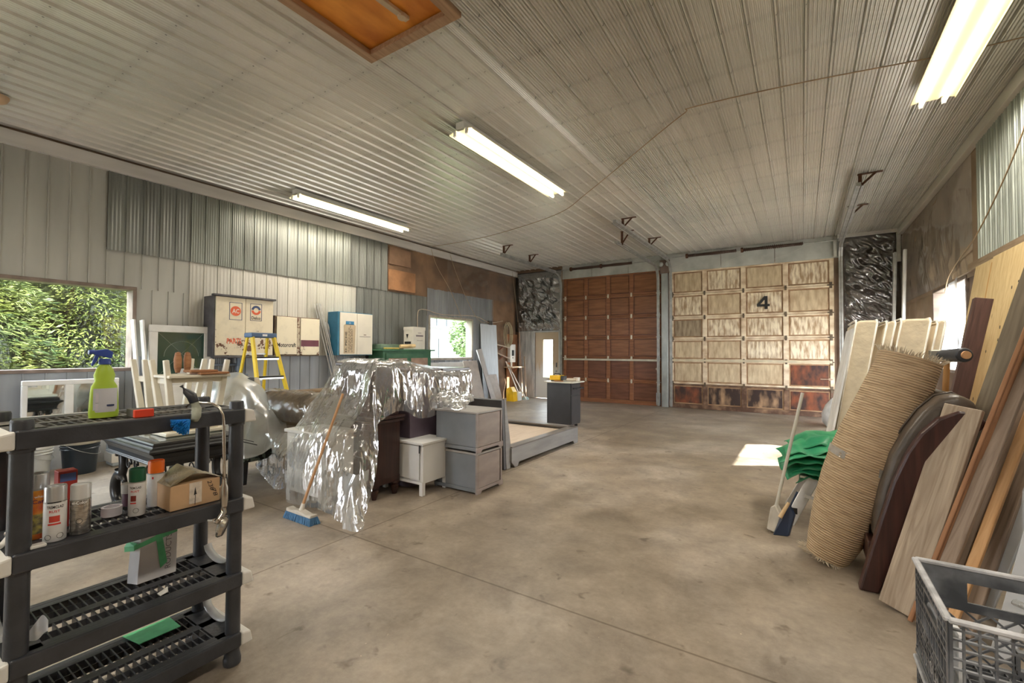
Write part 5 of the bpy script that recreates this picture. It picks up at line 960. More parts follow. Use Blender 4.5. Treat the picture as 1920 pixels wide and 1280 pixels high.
# ------------------------------------------------------------------ black resin shelving unit in the foreground
res = mat('black resin', (.040, .043, .050), .38, var=.22, scale=9, bump=.08, bscale=60)
resd = mat('dusty black resin', (.055, .057, .055), .6, scale=5, col2=(.17, .155, .12), lo=.42, hi=.75)
capw = mat('white end cap', (.70, .69, .65), .45, var=.06)
SX0, SX1, SY0, SY1 = -2.615, -2.19, .335, 1.125
SH = thing('shelving_unit', 'black resin shelving unit with four vented shelves in the foreground', 'shelving unit', (-2.4, .73, 0))
levels = (.125, .40, .745, 1.155)     # z of the shelf tops less rim
def shelf(z, dusty):
    m = resd if dusty else res; mb = MB(); h = .062; zt = z+.022
    mb.box((SX1-.035, SY0+.03, zt-h), (SX1, SY1-.03, zt+.002)); mb.box((SX0, SY0+.03, zt-h), (SX0+.035, SY1-.03, zt+.002))
    sec = mb.build('shelf_rim', res, SH, bevel=.006, seg=2)
    g = MB(); tt = .012
    g.box((SX0+.03, SY0+.02, zt-tt), (SX0+.065, SY1-.02, zt)); g.box((SX1-.07, SY0+.02, zt-tt), (SX1-.03, SY1-.02, zt))
    xm = (SX0+SX1)/2; g.box((xm-.022, SY0+.02, zt-tt), (xm+.022, SY1-.02, zt))
    for a, b in ((SY0+.02, SY0+.115), (SY1-.115, SY1-.02)): g.box((SX0+.03, a, zt-tt), (SX1-.03, b, zt))
    for xa, xb in ((SX0+.065, xm-.022), (xm+.022, SX1-.07)):
        k = 0; y = SY0+.115
        while y < SY1-.115: g.box((xa, y-.0025, zt-.03), (xb, y+.0025, zt-.001)); y += .0275
        xc = (xa+xb)/2; g.box((xc-.002, SY0+.1, zt-.028), (xc+.002, SY1-.1, zt-.002))
    g.build('vented_deck', m, SH)
    for s_, y in ((-1, SY0), (1, SY1)):
        c = MB(); ye = y+s_*.0
        c.prism([(SX0, ye-s_*.03, zt+.001), (SX0, ye+s_*.012, zt-.008), (SX0, ye+s_*.024, zt-h), (SX0, ye-s_*.03, zt-h)], (SX1-SX0, 0, 0)); c.build('end_cap', capw, SH, bevel=.008, seg=2)
for k, z in enumerate(levels): shelf(z, k == 3)
for x in (SX0+.047, SX1-.042):
    for y in (.385, 1.075):
        mb = MB(); zs = [.045]+[z for z in levels[1:]]+[1.215]
        prof = [(.034, .04), (.030, .06)]
        for z in levels[:-1]: prof += [(.030, z-.05), (.034, z-.048), (.034, z-.036), (.030, z-.034), (.031, z+.024)]
        prof += [(.030, 1.10), (.034, 1.105), (.034, 1.115), (.030, 1.12), (.030, 1.205), (.027, 1.213)]
        mb.lathe((x, y, 0), prof, 24); mb.build('post', res, SH, smooth='auto')
        MB().lathe((x, y, 0), [(.030, 0), (.036, .006), (.037, .03), (.024, .05), (.024, .07)], 20).build('foot', res, SH, smooth='auto')
clearp = film('translucent polypropylene', body=.6, rough=.25, wr=3, strength=.1, col=(.72, .74, .74))
for z in levels[:-1]:
    for y, s_ in ((1.04, 1), (.42, -1)):
        MB().grid(lambda u, v, z=z, y=y, s_=s_: V(-2.40+(u-.5)*.24, y+s_*(.03+.055*math.sin(math.pi*u)**.6*v*.0+v*.035), z+.075-.048*math.sin(math.pi*u)**.5*(1-v*.0)+(.0 if v < .5 else .004)), 16, 2).build('corner_tray', clearp, SH, smooth=True, solid=.003) if (z > .3 or s_ > 0) and not (z > .6) else None
Z1, Z2, Z3, Z4 = 1.179, .769, .424, .149
# spray bottle
SB = thing('spray_bottle', 'lime green spray bottle with blue trigger on the top shelf', 'spray bottle', (-2.375, .635, Z1))
lime = mat('lime plastic', (.46, .66, .07), .35, var=.06); limel = mat('lime liquid', (.40, .60, .16), .3)
body = MB(); P = [(.046, .024, 0), (.048, .026, .02), (.044, .024, .10), (.041, .023, .125), (.030, .020, .145), (.034, .022, .17), (.026, .018, .195), (.014, .014, .212), (.014, .014, .222)]
vs = []; n_ = 24
for hw_, hd, z in P: vs += [V(-2.375+math.cos(2*math.pi*k/n_)*hd, .635+math.sin(2*math.pi*k/n_)*hw_, Z1+z) for k in range(n_)]
body.add(vs, [(i*n_+k, i*n_+(k+1) % n_, (i+1)*n_+(k+1) % n_, (i+1)*n_+k) for i in range(len(P)-1) for k in range(n_)]+[tuple(range(n_-1, -1, -1))]); body.build('body', lime, SB, smooth='auto')
MB().grid(lambda u, v: V(-2.375+.0258*math.cos((u-.5)*1.9)+.0005, .635+.047*math.sin((u-.5)*1.9)*.98+.0, Z1+.022+v*.095), 12, 2).build('label', mat('silver label', (.62, .64, .68), .35), SB, smooth=True)
MB().box((-2.3485, .602, Z1+.03), (-2.3475, .611, Z1+.055)).box((-2.3485, .602, Z1+.062), (-2.3475, .611, Z1+.10)).build('label_print', mat('pale lilac white', (.66, .64, .68), .5), SB); MB().box((-2.349, .637, Z1+.045), (-2.3475, .66, Z1+.052)).build('label_bar', mat('navy print', (0, 0, 0)), SB)
blu = mat('blue trigger plastic', (.05, .10, .42), .35)
MB().cyl((-2.375, .635, Z1+.212), (-2.375, .635, Z1+.236), .020, .018, 20).prism([(-2.385, .60, Z1+.252), (-2.385, .655, Z1+.236), (-2.385, .66, Z1+.262), (-2.385, .64, Z1+.275), (-2.385, .60, Z1+.268)], (.02, 0, 0)).prism([(-2.38, .606, Z1+.255), (-2.38, .618, Z1+.25), (-2.38, .612, Z1+.23), (-2.38, .598, Z1+.205), (-2.38, .592, Z1+.21)], (.01, 0, 0)).build('trigger', blu, SB, bevel=.003, seg=2)
MB().cyl((-2.375, .602, Z1+.262), (-2.375, .585, Z1+.262), .009, n=10).build('nozzle', blu, SB)
# red boxed item
rb = thing('wire_brush_box', 'small box with red end on the top shelf', 'box', (-2.35, .72, Z1))
MB().box((-2.33, .695, Z1+.001), (-2.255, .757, Z1+.030)).build('body', mat('dark box', (0, 0, 0)), rb); MB().box((-2.256, .693, Z1), (-2.236, .757, Z1+.031)).build('red_end', mat('red plastic', (.78, .07, .03), .4), rb, bevel=.002)
# scrub brush hanging over the front rim
sb2 = thing('scrub_brush', 'blue bristled brush with dark handle hanging over the top shelf edge', 'brush', (-2.18, .87, 1.12))
MB().tube([(-2.22, .845, 1.30), (-2.215, .86, 1.275), (-2.205, .878, 1.255), (-2.195, .885, 1.225)], [.009, .013, .019, .017], 12).build('handle', blackp, sb2, smooth=True)
MB().tube([(-2.195, .885, 1.228), (-2.185, .89, 1.20), (-2.175, .885, 1.17), (-2.165, .875, 1.155)], [.016, .019, .018, .014], 12).build('head', mat('grey green brush head', (.36, .38, .30), .6, var=.2, scale=30), sb2, smooth=True)
q = MB(); rnd = random.Random(8)
for k in range(420):
    a, b = rnd.uniform(0, 6.28), rnd.uniform(0, 1); d = V(rnd.uniform(-.3, .8), -1+rnd.uniform(-.5, .6), -.55+rnd.uniform(-.7, .6)).normalized(); p = V(-2.165, .86, 1.160)
    q.bar(p+d*.008, p+d*(.055+.016*rnd.random()), .0026, .0026)
q.build('bristles', mat('bright blue bristle', (.01, .22, .62), .5, var=.2, scale=60), sb2)
# shower fittings
sr = thing('shower_arm', 'curved brushed nickel shower arm with a round shower head hooked on the shelf', 'shower head', (-2.17, .98, 1.18))
MB().tube([(-2.30, .895, 1.20), (-2.285, .91, 1.216), (-2.25, .925, 1.218), (-2.20, .955, 1.214), (-2.175, .975, 1.195), (-2.165, .985, 1.165), (-2.163, .99, 1.11), (-2.163, .994, .95), (-2.163, .996, .87)], .0065, 12).build('arm', chrome, sr, smooth=True)
MB().lathe((-2.163, .996, .76), [(.013, 0), (.016, .03), (.016, .085), (.010, .10), (.008, .12)], 18).build('coupling', chrome, sr, smooth='auto')
MB().tube([(-2.163, .996, .77), (-2.162, .995, .735), (-2.160, .975, .71), (-2.158, .962, .695)], [.013, .012, .012, .014], 14).build('neck', chrome, sr, smooth=True)
MB().lathe((-2.150, .985, .675), [(0, -.014), (.036, -.012), (.045, 0), (.043, .008), (.022, .018), (0, .020)], 26, (-.55, -.62, .25)).build('shower_face', chrome, sr, smooth='auto')
MB().cyl((-2.15, .945, .715), (-2.16, .930, .718), .004, n=8).build('screw', steel, sr)
o = MB().cyl((-2.665, 1.115, .0), (-2.655, 1.085, 1.20), .0075, n=12).build('steel_rod', chrome, smooth='auto'); tag(o, 'thin steel rod standing behind the shelving unit', 'rod')
# cardboard box with tape
cbx = thing('cardboard_box', 'small taped cardboard box with handwriting on the second shelf', 'box', (-2.32, .92, Z2))
MB().box((-2.40, .820, Z2), (-2.238, 1.012, Z2+.105)).build('body', card, cbx, bevel=.002)
MB().prism([(-2.40, .818, Z2+.105), (-2.238, .818, Z2+.105), (-2.238, .91, Z2+.150), (-2.40, .90, Z2+.165)], (0, .006, 0)).grid(lambda u, v: V(-2.40+.162*u, .818+.20*v, Z2+.106+.046*math.sin(math.pi*min(1, v*1.05))*(1-.25*u)), 6, 14).build('flaps', mat('aged brown tape', (.30, .25, .15), .3, var=.25, scale=22, bump=.4), cbx, smooth=True)
MB().box((-2.238, .890, Z2+.014), (-2.2365, .938, Z2+.104)).build('tape_label', mat('crumpled tape', (.68, .60, .50), .35, var=.15, scale=40), cbx)
MB().prism([(-2.2362, .907, Z2+.05), (-2.2362, .918, Z2+.052), (-2.2362, .912, Z2+.085)], (.0004, 0, 0)).bar((-2.236, .912, Z2+.008), (-2.236, .913, Z2+.05), .002, .001).build('tear', ink, cbx)
text('238', 'handwriting', (-2.2372, .958, Z2+.098), (0, .35, -1), (0, 1, .35), .05, ink, cbx, height=.016, shear=.2); text('78', 'handwriting', (-2.2372, .976, Z2+.058), (0, .35, -1), (0, 1, .35), .038, ink, cbx, height=.016, shear=.2)
def spray_can(x, y, z, r, h, capc, bodym, lab, lid=None, caph=.052):
    t = thing('spray_can', lab, 'spray can', (x, y, z))
    MB().lathe((x, y, z), [(r*.93, 0), (r, .003), (r, h-caph-.012), (r*.96, h-caph-.004), (r*.8, h-caph)], 28).build('can', bodym, t, smooth='auto')
    MB().lathe((x, y, z+h-caph-.004), [(r*.97, 0), (r*.98, caph*.9), (r*.93, caph), (r*.85, caph), (r*.83, caph*.9), (0, caph*.9)], 28).build('cap', capc, t, smooth='auto')
    MB().lathe((x, y, z+h-caph-.009), [(r*.99, 0), (r*1.0, .004), (r*.9, .006)], 28).build('rim', steel, t, smooth='auto')
    return t
def lookang(x, y): return math.atan2(-y, -x)
wcan = mat('white printed can', (.72, .72, .71), .35, var=.05, scale=30); gcap = mat('green cap', (.008, .085, .035), .4); ocap = mat('orange cap', (.85, .16, .01), .4)
a1 = lookang(-2.335, .755)
s1 = spray_can(-2.325, .735, Z2, .029, .195, gcap, wcan, 'white spray can with a dark green cap on the second shelf')
label_on_cyl('TREMCLAD', 'lettering', (-2.325, .735, 0), .029, Z2+.112, a1-.25, .040, ink, s1, .03, .009); label_on_cyl('RUST', 'lettering', (-2.325, .735, 0), .029, Z2+.098, a1-.25, .028, redp, s1, .02, .008)
def wrap_patch(t, c, r, z0, z1, a0, a1_, m, nm): MB().grid(lambda u, v: V(c[0]+math.cos(a0+(a1_-a0)*u)*(r+.0005), c[1]+math.sin(a0+(a1_-a0)*u)*(r+.0005), z0+(z1-z0)*v), 10, 1).build(nm, m, t, smooth=True)
wrap_patch(s1, (-2.325, .735), .029, Z2+.062, Z2+.085, a1-.75, a1-.1, mat('dark red print', (.22, .03, .02), .5), 'print_patch'); wrap_patch(s1, (-2.325, .735), .029, Z2+.052, Z2+.057, a1-.8, a1-.1, redp, 'print_band')
s2 = spray_can(-2.40, .825, Z2, .030, .20, ocap, wcan, 'white spray can with an orange cap behind the green-capped one')
wrap_patch(s2, (-2.40, .825), .030, Z2+.12, Z2+.13, a1-.5, a1-.3, redp, 'print_patch')
tp = thing('tape_roll', 'white roll of tape beside the green-capped can', 'tape roll', (-2.40, .668, Z2))
MB().lathe((-2.40, .675, Z2), [(.030, 0), (.034, .001), (.034, .036), (.030, .037), (.026, .036), (.026, .002), (.030, 0)], 30).build('roll', mat('pale lilac white', (.66, .64, .68), .5, var=.06, scale=40), tp, smooth='auto')
pc = thing('small_jar', 'small dark jar with grey lid behind the tape roll', 'jar', (-2.50, .765, Z2))
MB().cyl((-2.50, .765, Z2), (-2.50, .765, Z2+.055), .028, n=20).build('body', mat('purple dark glass', (.10, .05, .07), .3), pc, smooth='auto'); MB().cyl((-2.50, .765, Z2+.055), (-2.50, .765, Z2+.095), .031, n=20).build('lid', mat('grey lid', (.44, .42, .38), .5), pc, smooth='auto')
scap = mat('silver cap', (.60, .61, .61), .3, .6, .05)
a2 = lookang(-2.27, .475)
s3 = spray_can(-2.262, .478, Z2, .031, .197, scap, wcan, 'white rust paint spray can with a silver cap, nearest the corner post')
label_on_cyl('TREMCLAD', 'lettering', (-2.262, .478, 0), .031, Z2+.118, a2, .046, ink, s3, .03, .010); label_on_cyl('RUST', 'lettering', (-2.262, .478, 0), .031, Z2+.103, a2-.05, .028, redp, s3, .02, .009)
wrap_patch(s3, (-2.262, .478), .031, Z2+.070, Z2+.092, a2-.5, a2+.4, mat('car red print', (.55, .06, .04), .4), 'car_picture'); wrap_patch(s3, (-2.262, .478), .031, Z2+.060, Z2+.066, a2-.6, a2+.5, redp, 'print_band'); wrap_patch(s3, (-2.262, .478), .031, Z2+.137, Z2+.141, a2-.7, a2+.5, ink, 'print_band')
def haz(t, c, r, z, a):
    MB().tube([V(c[0]+math.cos(a+math.cos(q)*.009/r)*(r+.0006), c[1]+math.sin(a+math.cos(q)*.009/r)*(r+.0006), z+math.sin(q)*.009) for q in [R(k*24) for k in range(16)]], .0007, 4).build('hazard_ring', ink, t)
haz(s3, (-2.262, .478), .031, Z2+.02, a2+.45); haz(s3, (-2.262, .478), .031, Z2+.018, a2-.6); haz(s1, (-2.325, .735), .029, Z2+.024, a1-.1)
a3 = lookang(-2.27, .545)
metcan = mat('metallic printed can', (.50, .47, .43), .22, .85, .35, 40, stretch=(1, 1, 3))
s4 = spray_can(-2.272, .548, Z2, .030, .185, mat('pale silver cap', (.70, .71, .70), .3, .3, .04), metcan, 'chrome-bodied spray can with a pale cap beside the white rust paint can')
label_on_cyl('el-Color', 'lettering', (-2.272, .548, 0), .030, Z2+.112, a3-.1, .046, paper, s4, .02, .011); haz(s4, (-2.272, .548), .030, Z2+.05, a3-.1)
a4 = lookang(-2.36, .46)
wcn = mat('red orange cleaner can', (.62, .10, .03), .35, scale=14, col2=(.80, .36, .05), lo=.42, hi=.6)
s5 = spray_can(-2.345, .447, Z2, .033, .235, scap, wcn, 'red and orange wheel cleaner can behind the white rust paint can')
label_on_cyl('wheel', 'lettering', (-2.345, .447, 0), .033, Z2+.148, a4+.25, .030, paper, s5, .01, .009); label_on_cyl('Care', 'lettering', (-2.345, .447, 0), .033, Z2+.128, a4+.25, .040, mat('purple print', (.12, .03, .12), .4), s5, .03, .014)
wrap_patch(s5, (-2.345, .447), .033, Z2+.02, Z2+.09, a4-.8, a4+.9, mat('dark wheel print', (.10, .09, .08), .3, scale=60, col2=(.5, .42, .1)), 'wheel_picture')
o = MB().box((-2.44, .51, Z2), (-2.385, .565, Z2+.215)).build('red_carton', mat('red carton', (.42, .04, .03), .5), bevel=.002); tag(o, 'narrow red carton behind the chrome-bodied can', 'carton'); MB().box((-2.386, .515, Z2+.175), (-2.384, .56, Z2+.205)).build('blue_panel', mat('blue panel print', (.10, .16, .40), .5), o)
for k, (x, y, lb) in enumerate(((-2.30, .362, 'crumpled white tube at the end of the second shelf, nearest the post'), (-2.42, .40, 'crumpled white tube lying farther back at the end of the second shelf'))):
    o = MB().tube([(x, y-.01, Z2+.014), (x-.04, y+.02, Z2+.018), (x-.09, y+.03, Z2+.012)], [.012, .015, .008], 10).build('squeezed_tube', white, smooth=True); tag(o, lb, 'tube')
o = MB().box((-2.235, .408, Z2), (-2.205, .448, Z2+.012)).build('white_chip', white, bevel=.003); tag(o, 'flat white scrap in front of the corner post on the second shelf', 'scrap')
# white box with green tape on the third shelf
wb_ = thing('taped_white_box', 'tall white box bound with green tape standing on the third shelf', 'box', (-2.48, .86, Z3))
wbx = mat('white gloss carton', (.72, .72, .73), .4, var=.03)
MB().prism([(-2.455, .783, Z3), (-2.455, .928, Z3), (-2.455, .932, Z3+.29), (-2.455, .80, Z3+.29)], (-.05, -.02, 0)).build('body', wbx, wb_)
gt = mat('green masking tape', (.12, .52, .24), .5, var=.08, scale=30)
MB().prism([(-2.4535, .778, Z3+.155), (-2.4535, .930, Z3+.185), (-2.4535, .930, Z3+.21), (-2.4535, .780, Z3+.175)], (.001, 0, 0)).prism([(-2.4525, .845, Z3+.20), (-2.4525, .868, Z3+.205), (-2.4525, .892, Z3+.06), (-2.4525, .866, Z3+.04)], (.001, 0, 0)).build('tape', gt, wb_)
MB().prism([(-2.4545, .770, Z3+.150), (-2.4545, .781, Z3+.158), (-2.507, .763, Z3+.16), (-2.507, .752, Z3+.14)], (0, -.001, .022)).build('tape', gt, wb_)
MB().prism([(-2.4538, .786, Z3+.205), (-2.4538, .803, Z3+.205), (-2.4538, .806, Z3+.25), (-2.4538, .789, Z3+.25)], (.0006, 0, 0)).build('red_badge', redp, wb_)
text('RODUCTS.COM', 'lettering', (-2.4535, .905, Z3+.03), (0, .02, 1), (0, -1, .02), .24, mat('grey print', (.22, .22, .25), .5), wb_, height=.022)
o = MB().prism([(-2.60, .78, Z4+.002), (-2.47, .80, Z4+.002), (-2.45, .95, Z4+.012), (-2.585, .955, Z4+.008)], (0, 0, .003)).build('green_tape_strip', gt); tag(o, 'flat green tape strip lying on the lowest shelf', 'tape strip')
o = MB().prism([(-2.29, .80, Z3), (-2.26, .80, Z3), (-2.265, .83, Z3+.004), (-2.285, .835, Z3+.016)], (0, 0, .003)).build('paper_scrap', white); tag(o, 'small white scrap on the third shelf', 'scrap')
# white grocery bag at the lower end of the unit
bgm = film('white bag film', body=.8, rough=.35, wr=7, strength=.7, col=(.80, .80, .80))
gb = thing('grocery_bag', 'white grocery bag hanging on the shelving unit at the picture edge', 'bag', (-2.3, .33, .3))
rows = [[(-2.42, .33, .50), (-2.30, .315, .51), (-2.20, .31, .49), (-2.15, .315, .46)], [(-2.47, .28, .42), (-2.30, .25, .42), (-2.16, .27, .41), (-2.10, .30, .40)], [(-2.46, .27, .34), (-2.30, .24, .33), (-2.15, .26, .33), (-2.11, .315, .34)], [(-2.42, .30, .27), (-2.30, .28, .25), (-2.18, .29, .26), (-2.14, .31, .30)]]
drape(rows, 30, 30, .012, 12, seed=3).build('bag_body', bgm, gb, smooth=True)
MB().grid(lambda u, v: V(-2.30+.02*math.sin(u*5), .425+.055*u, .425+.075*v*math.sin(.4+u*2.2)), 10, 8).build('bag_ear', bgm, gb, smooth=True)
MB().bar((-2.155, .262, .385), (-2.125, .290, .40), .004, .010).build('bag_print', mat('navy print', (0, 0, 0)), gb); MB().bar((-2.155, .262, .370), (-2.128, .288, .383), .004, .008).build('bag_print', redp, gb)
# ------------------------------------------------------------------ right side
# jute rug roll
def jute():
    m, n, l, p = nodes('jute weave'); tc = n.new('ShaderNodeTexCoord'); sx_ = n.new('ShaderNodeSeparateXYZ'); l.new(tc.outputs['Object'], sx_.inputs[0])
    nz = n.new('ShaderNodeTexNoise'); nz.inputs['Scale'].default_value = 30; l.new(tc.outputs['Object'], nz.inputs['Vector'])
    a = n.new('ShaderNodeMath'); a.operation = 'MULTIPLY_ADD'; l.new(nz.outputs['Fac'], a.inputs[0]); a.inputs[1].default_value = .003; l.new(sx_.outputs['Z'], a.inputs[2])
    s = n.new('ShaderNodeMath'); s.operation = 'MULTIPLY'; l.new(a.outputs[0], s.inputs[0]); s.inputs[1].default_value = 2*math.pi/.016
    q = n.new('ShaderNodeMath'); q.operation = 'SINE'; l.new(s.outputs[0], q.inputs[0])
    n2 = n.new('ShaderNodeTexNoise'); n2.inputs['Scale'].default_value = 9; n2.inputs['Detail'].default_value = 8; mp = n.new('ShaderNodeMapping'); mp.inputs['Scale'].default_value = (1, 1, 7); l.new(tc.outputs['Object'], mp.inputs[0]); l.new(mp.outputs[0], n2.inputs['Vector'])
    f = n.new('ShaderNodeMath'); f.operation = 'MULTIPLY_ADD'; l.new(q.outputs[0], f.inputs[0]); f.inputs[1].default_value = .06; h_ = n.new('ShaderNodeMath'); h_.operation = 'MULTIPLY_ADD'; l.new(n2.outputs['Fac'], h_.inputs[0]); h_.inputs[1].default_value = .7; h_.inputs[2].default_value = .2; l.new(h_.outputs[0], f.inputs[2])
    cr = n.new('ShaderNodeValToRGB'); e = cr.color_ramp.elements; e[0].position = .28; e[0].color = (.25, .155, .085, 1); e[1].position = .74; e[1].color = (.66, .49, .31, 1); x = e.new(.5); x.color = (.50, .36, .22, 1)
    l.new(f.outputs[0], cr.inputs[0]); l.new(cr.outputs[0], p.inputs['Base Color']); p.inputs['Roughness'].default_value = .85
    b = n.new('ShaderNodeBump'); b.inputs['Strength'].default_value = .6; b.inputs['Distance'].default_value = .006; l.new(q.outputs[0], b.inputs['Height']); l.new(b.outputs[0], p.inputs['Normal']); return m
ju = jute(); p0 = V(.125, 3.90, .02); p1 = V(.60, 3.98, 1.42); LR = (p1-p0).length
RG = thing('jute_rug_roll', 'rolled jute rug with fringed ends leaning near the green tarp', 'rug', p0, rot=(p1-p0).to_track_quat('Z', 'Y').to_euler())
mb = MB(); rr = [(0, .135), (.08, .165), (.22, .205), (.38, .232), (.5, .238), (.62, .228), (.78, .205), (.92, .188), (1, .183)]
def rad(f):
    for (a, ra), (b, rb_) in zip(rr[:-1], rr[1:]):
        if f <= b: return ra+(rb_-ra)*(f-a)/(b-a)
    return rr[-1][1]
nv, nu = 60, 40
mb.grid(lambda u, v: V(math.cos(u*2*math.pi)*rad(v)*(1+.03*math.sin(u*12.56+v*5)), math.sin(u*2*math.pi)*rad(v)*.92*(1+.02*math.sin(u*6.28*3)), LR*v), nu, nv); mb.build('roll', ju, RG, smooth=True, local=True)
sp = MB()
for zz, r0 in ((0.002, .13), (LR-.002, .18)):
    sp.tube([V(math.cos(a)*r0*(1-a/40), math.sin(a)*r0*.92*(1-a/40), zz) for a in [k*.35 for k in range(105)]], .006, 4)
sp.build('spiral_end', ju, RG, local=True)
rnd = random.Random(4)
for zz, r0, s_ in ((0, .138, -1), (LR, .180, 1)):
    fr = MB()
    for k in range(170):
        a = k/170*6.283*(1 if s_ < 0 else 1); ln = .035+.03*rnd.random(); rj = r0*rnd.choice((1, 1, .8)); p = V(math.cos(a)*rj, math.sin(a)*rj*.92, zz)
        d = V(math.cos(a)*(.9 if s_ < 0 else .5)+rnd.uniform(-.4, .4), math.sin(a)*(.9 if s_ < 0 else .5)+rnd.uniform(-.4, .4), s_*(.25 if s_ < 0 else 1)).normalized(); fr.tube([p, p+d*ln*.5, p+d*ln+V(rnd.uniform(-.01, .01), 0, -.008*s_)], [.0028, .0024, .001], 4)
    fr.build('fringe', mat('pale jute fringe', (.58, .50, .38), .9), RG, local=True)
tapef = film('clear tape', body=.25, rough=.08, wr=18, strength=1)
MB().grid(lambda u, v: V(math.cos(u*6.283)*(rad(.46+v*.035)+.004), math.sin(u*6.283)*(rad(.46+v*.035)*.92+.004), LR*(.46+v*.035+.02*math.sin(u*6.28))), 50, 4).build('packing_tape', tapef, RG, smooth=True, local=True)
# sleigh headboard
esp = wood('dark sleigh wood', (.032, .014, .012), (.075, .028, .022), rough=.32, knots=False); lea = mat('brown leather', (.085, .065, .048), .38, var=.2, scale=6, bump=.15, bscale=30)
HB = thing('sleigh_headboard', 'dark curved sleigh headboard with brown leather padding between rug roll and planks', 'headboard', (.35, 4.3, 0))
def sleigh(y0, y1, left, right, name, m, bev=.012): return MB().prism([V(x, y0, z) for x, z in left]+[V(x, y0, z) for x, z in reversed(right)], (0, y1-y0, 0)).build(name, m, HB, bevel=bev, seg=2)
Lf = [(.275, .0), (.335, .25), (.385, .45), (.445, .68), (.510, .86), (.575, .985), (.650, 1.075), (.735, 1.125), (.80, 1.13)]
Rg = [(.375, .0), (.450, .20), (.520, .42), (.600, .66), (.670, .82), (.730, .92), (.785, .985), (.83, 1.03), (.85, 1.07)]
sleigh(3.50, 3.58, Lf, Rg, 'curved_post', esp); sleigh(5.12, 5.20, Lf, Rg, 'curved_post', esp)
pl_ = [(x+.012, z) for x, z in Lf[1:]]; L2 = [(.36, .28), (.37, .45), (.40, .62), (.455, .82), (.53, .98), (.60, 1.10), (.68, 1.19), (.76, 1.215), (.83, 1.17)]; R2 = [(.44, .28), (.47, .45), (.53, .66), (.60, .83), (.67, .93), (.73, .99), (.78, 1.02), (.82, 1.05), (.85, 1.09)]
lp = sleigh(3.60, 5.10, L2, R2, 'leather_padding', lea, .03)
for p_ in lp.data.polygons: p_.use_smooth = True
for yy in (4.35, 3.75): MB().tube([V(x-.006, yy, z+.002) for x, z in L2], .006, 6).build('seam', lea, HB, smooth=True)
MB().box((.33, 3.58, .12), (.40, 5.12, .28)).build('bottom_rail', esp, HB, bevel=.005)
# planks
kg = wood('grey weathered plank', (.27, .20, .14), (.52, .42, .31)); kb = wood('brown weathered plank', (.22, .155, .11), (.42, .32, .24)); kd = wood('drab plank', (.13, .10, .065), (.23, .19, .13), knots=False)
ko = wood('fresh orange plank', (.56, .30, .12), (.78, .48, .24)); kt = wood('copper trim wood', (.24, .11, .05), (.42, .21, .10), knots=False); kp = wood('purple brown timber', (.05, .025, .022), (.12, .06, .05), knots=False)
def plank(name, p0, q, w_, th, m, lab, L=None, cat='plank', grp=None, roll=0.):
    p0, q = V(p0), V(q); d = (q-p0).normalized()
    ln = L if L else (XR-.14-p0.x)/d.x
    o = MB().box((-w_/2, -th/2, 0), (w_/2, th/2, ln)).build(name, m, local=True, bevel=.003)
    # broad face turned towards -x/-y (the room)
    face = V(-.55, -.83, 0); face = (face-d*face.dot(d)).normalized()
    if roll: face = (Matrix.Rotation(roll, 3, d) @ face)
    xx = face.cross(d).normalized(); yy = d.cross(xx).normalized()
    mt = Matrix((xx, yy, d)).transposed().to_4x4(); mt.translation = p0+V(0, 0, .012); o.matrix_world = mt; tag(o, lab, cat, grp); return o
plank('plank', (.43, 3.33, .0), (.76, 3.53, 1.12), .165, .038, kg, 'short weathered plank leaning in front of all the others', L=1.20)
plank('plank', (.53, 3.37, .0), (1.18, 3.90, 1.98), .12, .02, kd, 'wide drab plank right behind the short weathered one')
plank('trim_strip', (.47, 3.22, .0), (0.998, 3.550, 1.512), .020, .02, kt, 'copper-brown trim strip nearest the drab plank', cat='trim strip')
plank('trim_strip', (.50, 3.24, .0), (1.003, 3.570, 1.436), .020, .02, kt, 'copper-brown trim strip touching the rough brown plank', cat='trim strip')
plank('plank', (.52, 3.20, .0), (0.973, 3.530, 1.243), .062, .035, kb, 'rough brown plank next to the copper-brown strips')
plank('plank', (.575, 3.26, .0), (0.989, 3.600, 1.049), .062, .035, kb, 'brown plank with a white paint blot beside the orange one')
plank('plank', (.605, 3.17, .0), (0.956, 3.500, 0.923), .045, .03, ko, 'bright orange new plank')
plank('plank', (.675, 3.21, .0), (0.979, 3.550, 0.767), .065, .035, kb, 'dark-knotted brown plank behind the orange one')
# timber, plywood
plank('timber_post', (.985, 5.60, 0), (1.353, 5.62, 1.95), .12, .11, kp, 'purple-brown square timber leaning against the plywood', L=1.96, cat='timber', roll=.5)
ply = wood('yellow plywood', (.62, .44, .20), (.78, .61, .33), axis=2, rough=.6)
def slab(name, y0, y1, m, lab, x0, x1, zt, th, cat='plywood'): 
    o = MB().prism([(x0, y0, 0.003), (x0+th, y0, 0), (x1+th, y0, zt), (x1, y0, zt)], (0, y1-y0, 0)).build(name, m, bevel=.002); return tag(o, lab, cat)
slab('plywood_sheet', 6.62, 7.16, ply, 'narrow yellow plywood piece farthest along the right wall', 1.30, 1.665, 2.44, .018)
slab('plywood_sheet', 4.62, 6.50, ply, 'wide yellow plywood sheet with dark nail holes', 1.28, 1.64, 2.44, .018)
slab('orange_board', 6.50, 6.62, wood('orange board', (.50, .25, .07), (.66, .36, .12), knots=False), 'narrow orange board between the two yellow plywood sheets', 1.29, 1.655, 2.40, .02, 'board')
nh = MB(); rnd = random.Random(12)
for k in range(26):
    y, z = rnd.uniform(5.2, 6.4), rnd.uniform(.9, 2.3); x = 1.28+.36*z/2.44; nh.bar((x-.002, y, z), (x-.002+.003, y+.003, z+.03*rnd.uniform(.5, 1.2)), .012, .002, (1, 0, 0))
